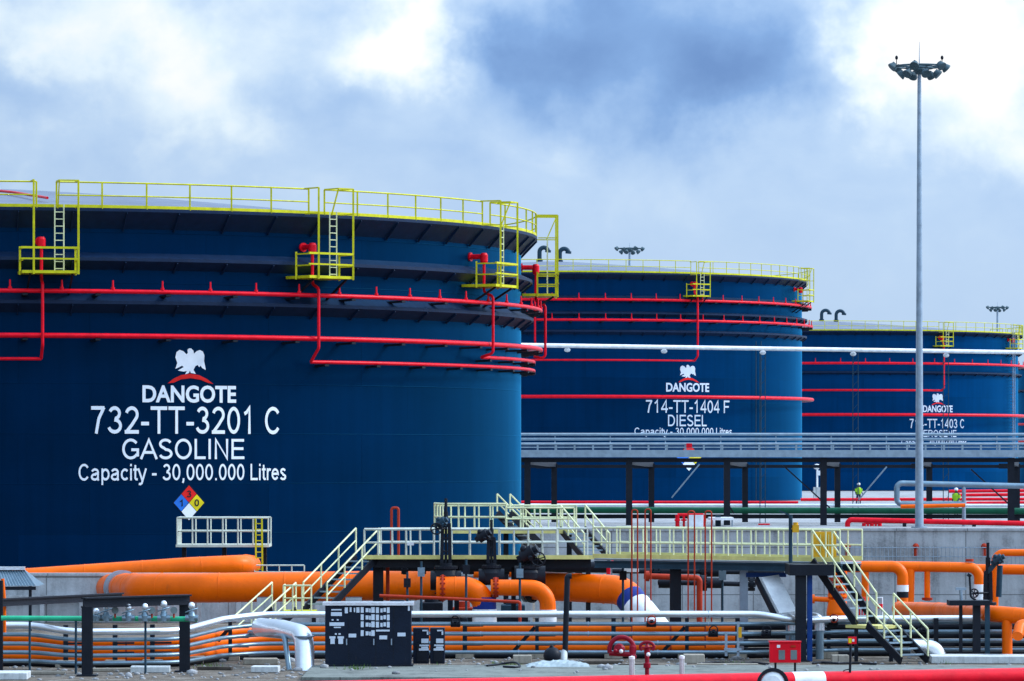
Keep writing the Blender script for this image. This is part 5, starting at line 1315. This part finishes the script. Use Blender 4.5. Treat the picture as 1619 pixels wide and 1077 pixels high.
for px in (182, 240, 275):
    q = thing('gauge', {182: 'left', 240: 'middle', 275: 'right'}[px] + ' round dark gauge between the silver topped valves', 'gauge', at(px, 974, 111.5), 'dark gauges on the green pipe')
    MB().cyl(at(px, 965, 111.5), at(px, 965, 111.38), 0.09, 14).build('dial', M['window'], q); MB().cyl(at(px, 966, 111.45), at(px, 977, 111.45), 0.025, 8).build('stem', M['rust'], q)
for px in (47, 120, 230):
    q = MB(); p = at(px, 979, 111.6); q.cyl((p.x, 111.6, 0), p, 0.03, 8); q.build('support', M['steel'], gp)
cn = thing('canopy', 'small grey sheet metal canopy on thin posts at the left edge', 'canopy', at(20, 985, 139))
ZN = 139.0; q = MB(); y0, y1 = zz(927, ZN), zz(903, ZN)
ex0, ex1 = xx(-70, ZN), xx(58, ZN); rx0, rx1 = xx(-70, ZN), xx(34, ZN)
F0 = [Vector((ex0, ZN, y0)), Vector((ex1, ZN, y0)), Vector((rx1, ZN + 1.1, y1)), Vector((rx0, ZN + 1.1, y1))]
n_ = 26
for k in range(n_):     # corrugations run down the slope
    a0, a1 = k / n_, (k + 1) / n_
    l0, l1 = F0[0].lerp(F0[1], a0), F0[3].lerp(F0[2], a0); r0, r1 = F0[0].lerp(F0[1], a1), F0[3].lerp(F0[2], a1); up = Vector((0, -0.02, 0.035))
    m0_, m1_b = (l0 + r0) / 2 + up, (l1 + r1) / 2 + up
    q.add([l0, m0_, m1_b, l1], [(0, 1, 2, 3)]); q.add([m0_, r0, r1, m1_b], [(0, 1, 2, 3)])
q.add([F0[1], F0[1] + Vector((0, 2.2, 0)), F0[2]], [(0, 1, 2)]); q.add([F0[3], F0[2], F0[1] + Vector((0, 2.2, 0)), F0[0] + Vector((0, 2.2, 0))], [(0, 1, 2, 3)])
q.build('roof', M['dullsilver'], cn)
MB().span(xx(-70, ZN), xx(33, ZN), ZN + 0.95, ZN + 1.3, y1 + 0.01, y1 + 0.11).build('ridge_cap', M['silver'], cn)
MB().span(ex0, ex1 - 0.03, ZN + 0.02, ZN + 0.06, y0 - 0.12, y0 - 0.012).build('fascia', M['black'], cn)
for px in (47, -20):
    MB().beam((xx(px, ZN), ZN + 0.15, 0), (xx(px, ZN), ZN + 0.15, y0 - 0.003), 0.09, 0.09).build('post', M['black'], cn)

# ------------------------------------------------------------------ foreground: cabinets, hydrants, posts, main
def cab_plate(root, Z, items, x_off, y_off, s_):
    for (cx_, cy_, w, h) in items:
        p = at(x_off + cx_ / s_, y_off + cy_ / s_, Z - 0.012); k = Z / F / s_
        MB().box(p, (w * k, 0.012, h * k)).build('name_plate', M['letter_far'], root)
ZB = 113.6
cb = thing('control_cabinet', 'big black control cabinet with many white plates on the kerb', 'cabinet', at(582, 1054, ZB))
MB().span(xx(514, ZB), xx(650, ZB), ZB, ZB + 0.7, 0.10, zz(957.5, ZB)).build('cabinet_body', M['cabinet'], cb, 0.012)
MB().span(xx(510, ZB), xx(654, ZB), ZB - 0.06, ZB + 0.76, zz(957.3, ZB), zz(952.5, ZB)).build('lid', M['silver'], cb)
MB().span(xx(511, ZB), xx(653, ZB), ZB - 0.05, ZB + 0.75, 0.06, 0.14).build('plinth', M['black'], cb)
for px in (551, 594, 622):
    MB().span(xx(px, ZB), xx(px + 0.7, ZB), ZB - 0.006, ZB - 0.002, 0.2, zz(962, ZB)).build('door_seam', M['black'], cb)
for px in (548, 591, 619):
    MB().box(at(px, 1015, ZB - 0.02), (0.03, 0.035, 0.16)).build('handle', M['galv'], cb)
items = [(350, 185, 36, 68), (400, 176, 22, 55), (445, 180, 16, 50), (485, 180, 36, 62), (235, 178, 120, 16), (235, 228, 126, 44), (190, 296, 22, 16), (250, 296, 22, 16), (240, 345, 172, 40), (245, 383, 80, 14), (188, 500, 70, 26), (285, 500, 74, 26),
         (190, 545, 50, 62), (285, 545, 54, 62), (228, 460, 22, 18), (272, 460, 26, 18), (421, 478, 88, 42), (780, 500, 90, 44), (992, 466, 94, 42), (775, 420, 160, 20), (1078, 160, 22, 60)]
for r_, y in enumerate((180, 265, 348, 450)):
    for c_, (cx_, w) in enumerate(((535, 34), (592, 34), (625, 18), (660, 40), (712, 36), (760, 26), (797, 30), (838, 32))):
        if r_ == 3 and c_ > 3:
            continue
        items.append((cx_, y + (c_ % 3) * 3, w, 66 if c_ in (0, 3, 4, 7) else 46))
cab_plate(cb, ZB, items, 500, 940, 7.36)
ZB2 = 115.0
for k, (a, b_) in enumerate(((653, 678), (680, 703))):
    c2 = thing('control_cabinet', ('left' if k == 0 else 'right') + ' narrow dark cabinet of the pair beside the big control cabinet', 'cabinet', at((a + b_) / 2, 1054, ZB2), 'narrow dark cabinets')
    MB().span(xx(a, ZB2), xx(b_, ZB2), ZB2, ZB2 + 0.5, 0.10, zz(993, ZB2)).build('cabinet_body', M['cabinet'], c2, 0.01)
    MB().span(xx(a + 6, ZB2), xx(b_ - 3, ZB2), ZB2 - 0.03, ZB2 - 0.003, 0.16, zz(1018, ZB2)).build('door', M['black'], c2)
    o_ = 0 if k == 0 else 172
    cab_plate(c2, ZB2 - 0.03, [(1268 + o_, 420, 66, 16), (1296 + o_, 445, 18, 50), (1265 + o_, 540, 84, 52), (1255 + o_, 592, 110, 18), (1262 + o_, 616, 80, 20), (1252 + o_, 640, 116, 26)], 500, 940, 7.36)

main = pipeline('fire_main', 'bright red fire main pipe along the bottom edge of the photo', 'pipe', [(200, 1097, 97.5), (1740, 1067, 106.6)], 0.205, M['red'], n=30)
P0, P1 = at(200, 1097, 97.5), at(1740, 1067, 106.6); dM = (P1 - P0).normalized()
def on_main(px):
    t = 0.5; 
    for _ in range(20):
        p = P0.lerp(P1, t); cur = CX + p.x * F / p.y; t += (px - cur) / 1540
    return P0.lerp(P1, t)
p = on_main(1276); band(main, p - dM * 0.4, p + dM * 0.4, 0.21, M['white'], 'marking_sleeve')
cap = thing('round_cover', 'round white cover with black rim in front of the red fire main', 'cover', at(1222, 1100, 101.5))
ca = at(1222, 1081, 101.2); q = MB(); q.lathe(ca, [(0.01, 0.06), (0.18, 0.05), (0.27, 0.0), (0.285, -0.05)], 28, True, Vector((0, -1, 0.12))); q.build('cap_face', M['white'], cap)
q = MB(); q.lathe(ca, [(0.29, 0.03), (0.36, 0.03), (0.36, -0.3), (0.29, -0.3)], 28, False, Vector((0, -1, 0.12)), True); q.build('rim', M['black'], cap)
q = MB(); q.cyl(ca + Vector((0, 0.05, 0.0)), (ca.x, ca.y + 0.05, -0.1), 0.1, 12); q.build('stand', M['black'], cap)

def post(label, px, y_top, Z, r=0.065):
    p = at(px, y_top, Z); root = thing('marker_post', label, 'post', (p.x, Z, 0), 'pale marker posts')
    q = MB(); q.cyl((p.x, Z, 0), p, r, 14); q.build('post', M['slab'], root); q = MB(); q.lathe(p, [(r + 0.006, -0.05), (r + 0.006, 0.012), (0.002, 0.03)], 14); q.build('post_cap', M['white'], root)
post('pale post under the left red hydrant in front of the fire main', 999, 1039, 102.5)
post('pale post standing alone between the hydrants and the red box', 1078, 1038, 103, 0.06)
# hydrants
h1 = thing('hydrant', 'dark red hydrant with big curved outlet on the pale post', 'hydrant', at(998, 1040, 103.2), 'dark red hydrants')
ZH = 102.8
arc_ = [at(983 + 19.5 * math.cos(R_(a)), 1027 - 19.5 * math.sin(R_(a)), ZH) for a in range(-25, 206, 11)]
q = MB(); q.tube(arc_, 0.055, 12); q.build('outlet_pipe', M['crimson'], h1)
q = MB(); q.lathe(at(1000, 1041, ZH), [(0.09, 0), (0.10, 0.05), (0.075, 0.1), (0.075, 0.27), (0.05, 0.33), (0.005, 0.33)], 16); q.build('hydrant_body', M['crimson'], h1)
q = MB(); c = at(978, 1026, ZH - 0.1); q.lathe(c, [(0.005, 0.05), (0.10, 0.04), (0.13, -0.03), (0.13, -0.1)], 16, True, Vector((-0.3, -1, 0.1))); q.build('outlet_cap', M['crimson'], h1)
for dx, dy in ((-5, 3), (4, 4)):
    q = MB(); q.ball(at(978 + dx, 1026 + dy, ZH - 0.2), 0.05, 10); q.build('bolt', M['white'] if dx > 0 else M['crimson'], h1)
q = MB(); q.cyl(at(963, 1033, ZH), at(1000, 1035, ZH), 0.06, 12); q.build('cross_pipe', M['crimson'], h1)
h2 = thing('hydrant', 'slim dark red hydrant with hand wheel right of the curved one', 'hydrant', at(1023, 1076, 103.5), 'dark red hydrants')
b_ = at(1023, 1072, 103); q = MB()
q.lathe(b_, [(0.09, 0), (0.09, 0.06), (0.05, 0.07), (0.05, 0.22), (0.085, 0.24), (0.085, 0.34), (0.05, 0.36), (0.05, 0.55), (0.07, 0.58), (0.07, 0.72), (0.03, 0.78), (0.03, 0.86)], 16); q.build('hydrant_body', M['crimson'], h2)
q = MB(); q.cyl((b_.x, 103, 0), b_, 0.06, 12); q.build('foot', M['black'], h2)
c = at(1023, 1024, 102.85); q = MB(); q.tube([c + Vector((0.16 * math.cos(a * math.pi / 12), -0.03, 0.11 * math.sin(a * math.pi / 12) + 0.02)) for a in range(-3, 16)], 0.035, 10); q.cyl(c - Vector((0.15, 0, 0)), c + Vector((0.15, 0, 0)), 0.02, 8); q.build('hand_wheel', M['crimson'], h2)
q = MB(); q.ball(at(1025, 1035, 102.7), 0.05, 10); q.build('outlet_cap', M['white'], h2)
# red box, sign
rb = thing('call_box', 'red steel box with two grey windows on a thin leg', 'red box', at(1241, 1065, 108))
ZX = 108.0
MB().span(xx(1217, ZX), xx(1266, ZX), ZX, ZX + 0.28, zz(1048, ZX), zz(1016, ZX)).build('box_body', M['red'], rb, 0.012)
MB().span(xx(1216, ZX), xx(1267, ZX), ZX - 0.03, ZX + 0.31, zz(1016, ZX) + 0.002, zz(1014, ZX)).build('lid', M['red'], rb)
for a, b_ in ((1231, 1241), (1250, 1260)):
    MB().span(xx(a, ZX), xx(b_, ZX), ZX - 0.012, ZX - 0.002, zz(1043, ZX), zz(1028, ZX)).build('window', M['window'], rb)
MB().box(at(1231, 1022, ZX - 0.01), (0.08, 0.012, 0.07)).build('label_plate', M['white'], rb); MB().box(at(1254, 1022, ZX - 0.01), (0.12, 0.012, 0.05)).build('label_plate', M['rust'], rb)
p = at(1257, 1048, ZX + 0.15); MB().cyl((p.x, p.y, 0), (p.x, p.y, p.z - 0.002), 0.028, 8).build('leg', M['black'], rb)
p = at(1226, 1048, ZX + 0.15); MB().cyl((p.x, p.y, 0), (p.x, p.y, p.z - 0.002), 0.028, 8).build('leg', M['black'], rb)
sg = thing('sign_post', 'small red and yellow sign on a thin dark post', 'sign', at(1344, 1085, 104))
ZG = 104.0
MB().cyl(at(1343, 1100, ZG), at(1345, 1018, ZG), 0.03, 8).build('post', M['black'], sg); MB().box(at(1347.5, 1012.5, ZG - 0.04), (0.20, 0.02, 0.17)).build('sign_plate', M['red'], sg)
MB().box(at(1344, 1013, ZG - 0.055), (0.07, 0.01, 0.11)).build('sign_symbol', M['haz_yellow'], sg); MB().box(at(1349, 1012.5, ZG - 0.055), (0.05, 0.01, 0.06)).build('sign_symbol', M['white'], sg)
q = MB(); q.tube(fillet([at(1343, 1058, ZG), at(1334, 1060, ZG), at(1332, 1066, ZG), at(1337, 1070, ZG)], 0.05), 0.012, 6); q.build('hook', M['black'], sg)

# concrete sleepers and slabs lying about
def block(label, px, y, Z, w, d, h, rz=0.0, mat='block'):
    o = MB().box(Vector((xx(px, Z), Z, h / 2)), (w, d, h), rz).build('concrete_block', M[mat], None, 0.02)
    tag(o, label, 'concrete block', 'concrete blocks under the pipes')
block('tan concrete block under the pipes left of the lone pale post', 1097, 1045, 117.5, 0.55, 0.6, 0.24)
block('tan concrete block on the ground between the red box and the stair', 1328, 1045, 117.6, 0.45, 0.5, 0.22)
block('tan concrete block under the portal frame post', 305, 1055, 117.2, 0.6, 0.6, 0.2)
block('tan concrete block just left of the fat silver elbow', 412, 1050, 116.9, 0.9, 0.6, 0.16, 0.1)
block('tan concrete block beside the ball on a stalk', 826, 1050, 117.4, 0.5, 0.5, 0.22)
block('flat pale slab lying under the silver pipes at left', 238, 1064, 112.5, 1.0, 0.7, 0.16, 0.05, 'slab')
block('flat pale slab lying in front of the slim grey elbow', 420, 1062, 112.6, 0.7, 0.6, 0.16, -0.04, 'slab')
block('white slab at the bottom left corner', 12, 1072, 109.2, 1.05, 1.2, 0.18, 0.03, 'slab')
block('long pale slab at the foot of the right stair', 1560, 1052, 117.8, 3.0, 1.4, 0.2, -0.05, 'slab')
# crumpled sheeting
q = MB(); nx, ny = 22, 9; vs = []
for j in range(ny):
    for i in range(nx):
        u, v = i / (nx - 1), j / (ny - 1); e = math.sin(math.pi * u) ** 0.5 * math.sin(math.pi * v) ** 0.6
        vs.append((xx(832, 114) + u * 1.62, 113.2 + v * 1.5 + random.uniform(-.03, .03), 0.105 + e * (0.09 + 0.07 * random.random())))
q.add(vs, [(j * nx + i, j * nx + i + 1, (j + 1) * nx + i + 1, (j + 1) * nx + i) for j in range(ny - 1) for i in range(nx - 1)])
tag(q.build('plastic_sheet', M['sheet']), 'crumpled pale plastic sheeting on the kerb below the black ball', 'sheeting')
# scattered stones and weeds at the foot of the pipes
q = MB(); rnd = random.Random(3)
for k in range(900):
    px = rnd.uniform(-40, 1660); Z = rnd.uniform(108.5, 121); s_ = rnd.uniform(0.018, 0.06) * (2.2 if rnd.random() < 0.05 else 1)
    zg = 0.10 if 108.2 < Z < 114.3 and px > 480 else 0.0
    if zg and rnd.random() < 0.86:
        continue
    q.ball((xx(px, Z), Z, zg + s_ * 0.3), s_, 6, (rnd.uniform(.8, 1.6), rnd.uniform(.8, 1.4), rnd.uniform(.5, .9)))
o = q.build('rubble', M['stone']); o['kind'] = 'stuff'; tag(o, 'loose stones scattered along the foot of the pipes', 'rubble')
q = MB()
for k in range(420):
    cl = rnd.choice(((805, 115.8), (790, 116.2), (1492, 117.4), (690, 114.9), (560, 112.2), (330, 115.4), (1160, 116.4)))
    x = xx(cl[0], cl[1]) + rnd.gauss(0, 0.18); y = cl[1] + rnd.gauss(0, 0.25); a = rnd.uniform(0, 6.28); h = rnd.uniform(0.05, 0.15); w = 0.012
    dx, dy = math.cos(a), math.sin(a); lean = rnd.uniform(0.02, 0.09); z0 = 0.09 if y < 114.3 and cl[0] > 480 else -0.01
    q.add([(x - dy * w, y + dx * w, z0), (x + dy * w, y - dx * w, z0), (x + dx * lean, y + dy * lean, z0 + h)], [(0, 1, 2)])
o = q.build('grass', M['grass']); o['kind'] = 'stuff'; tag(o, 'small tufts of green grass growing on the kerb', 'grass')
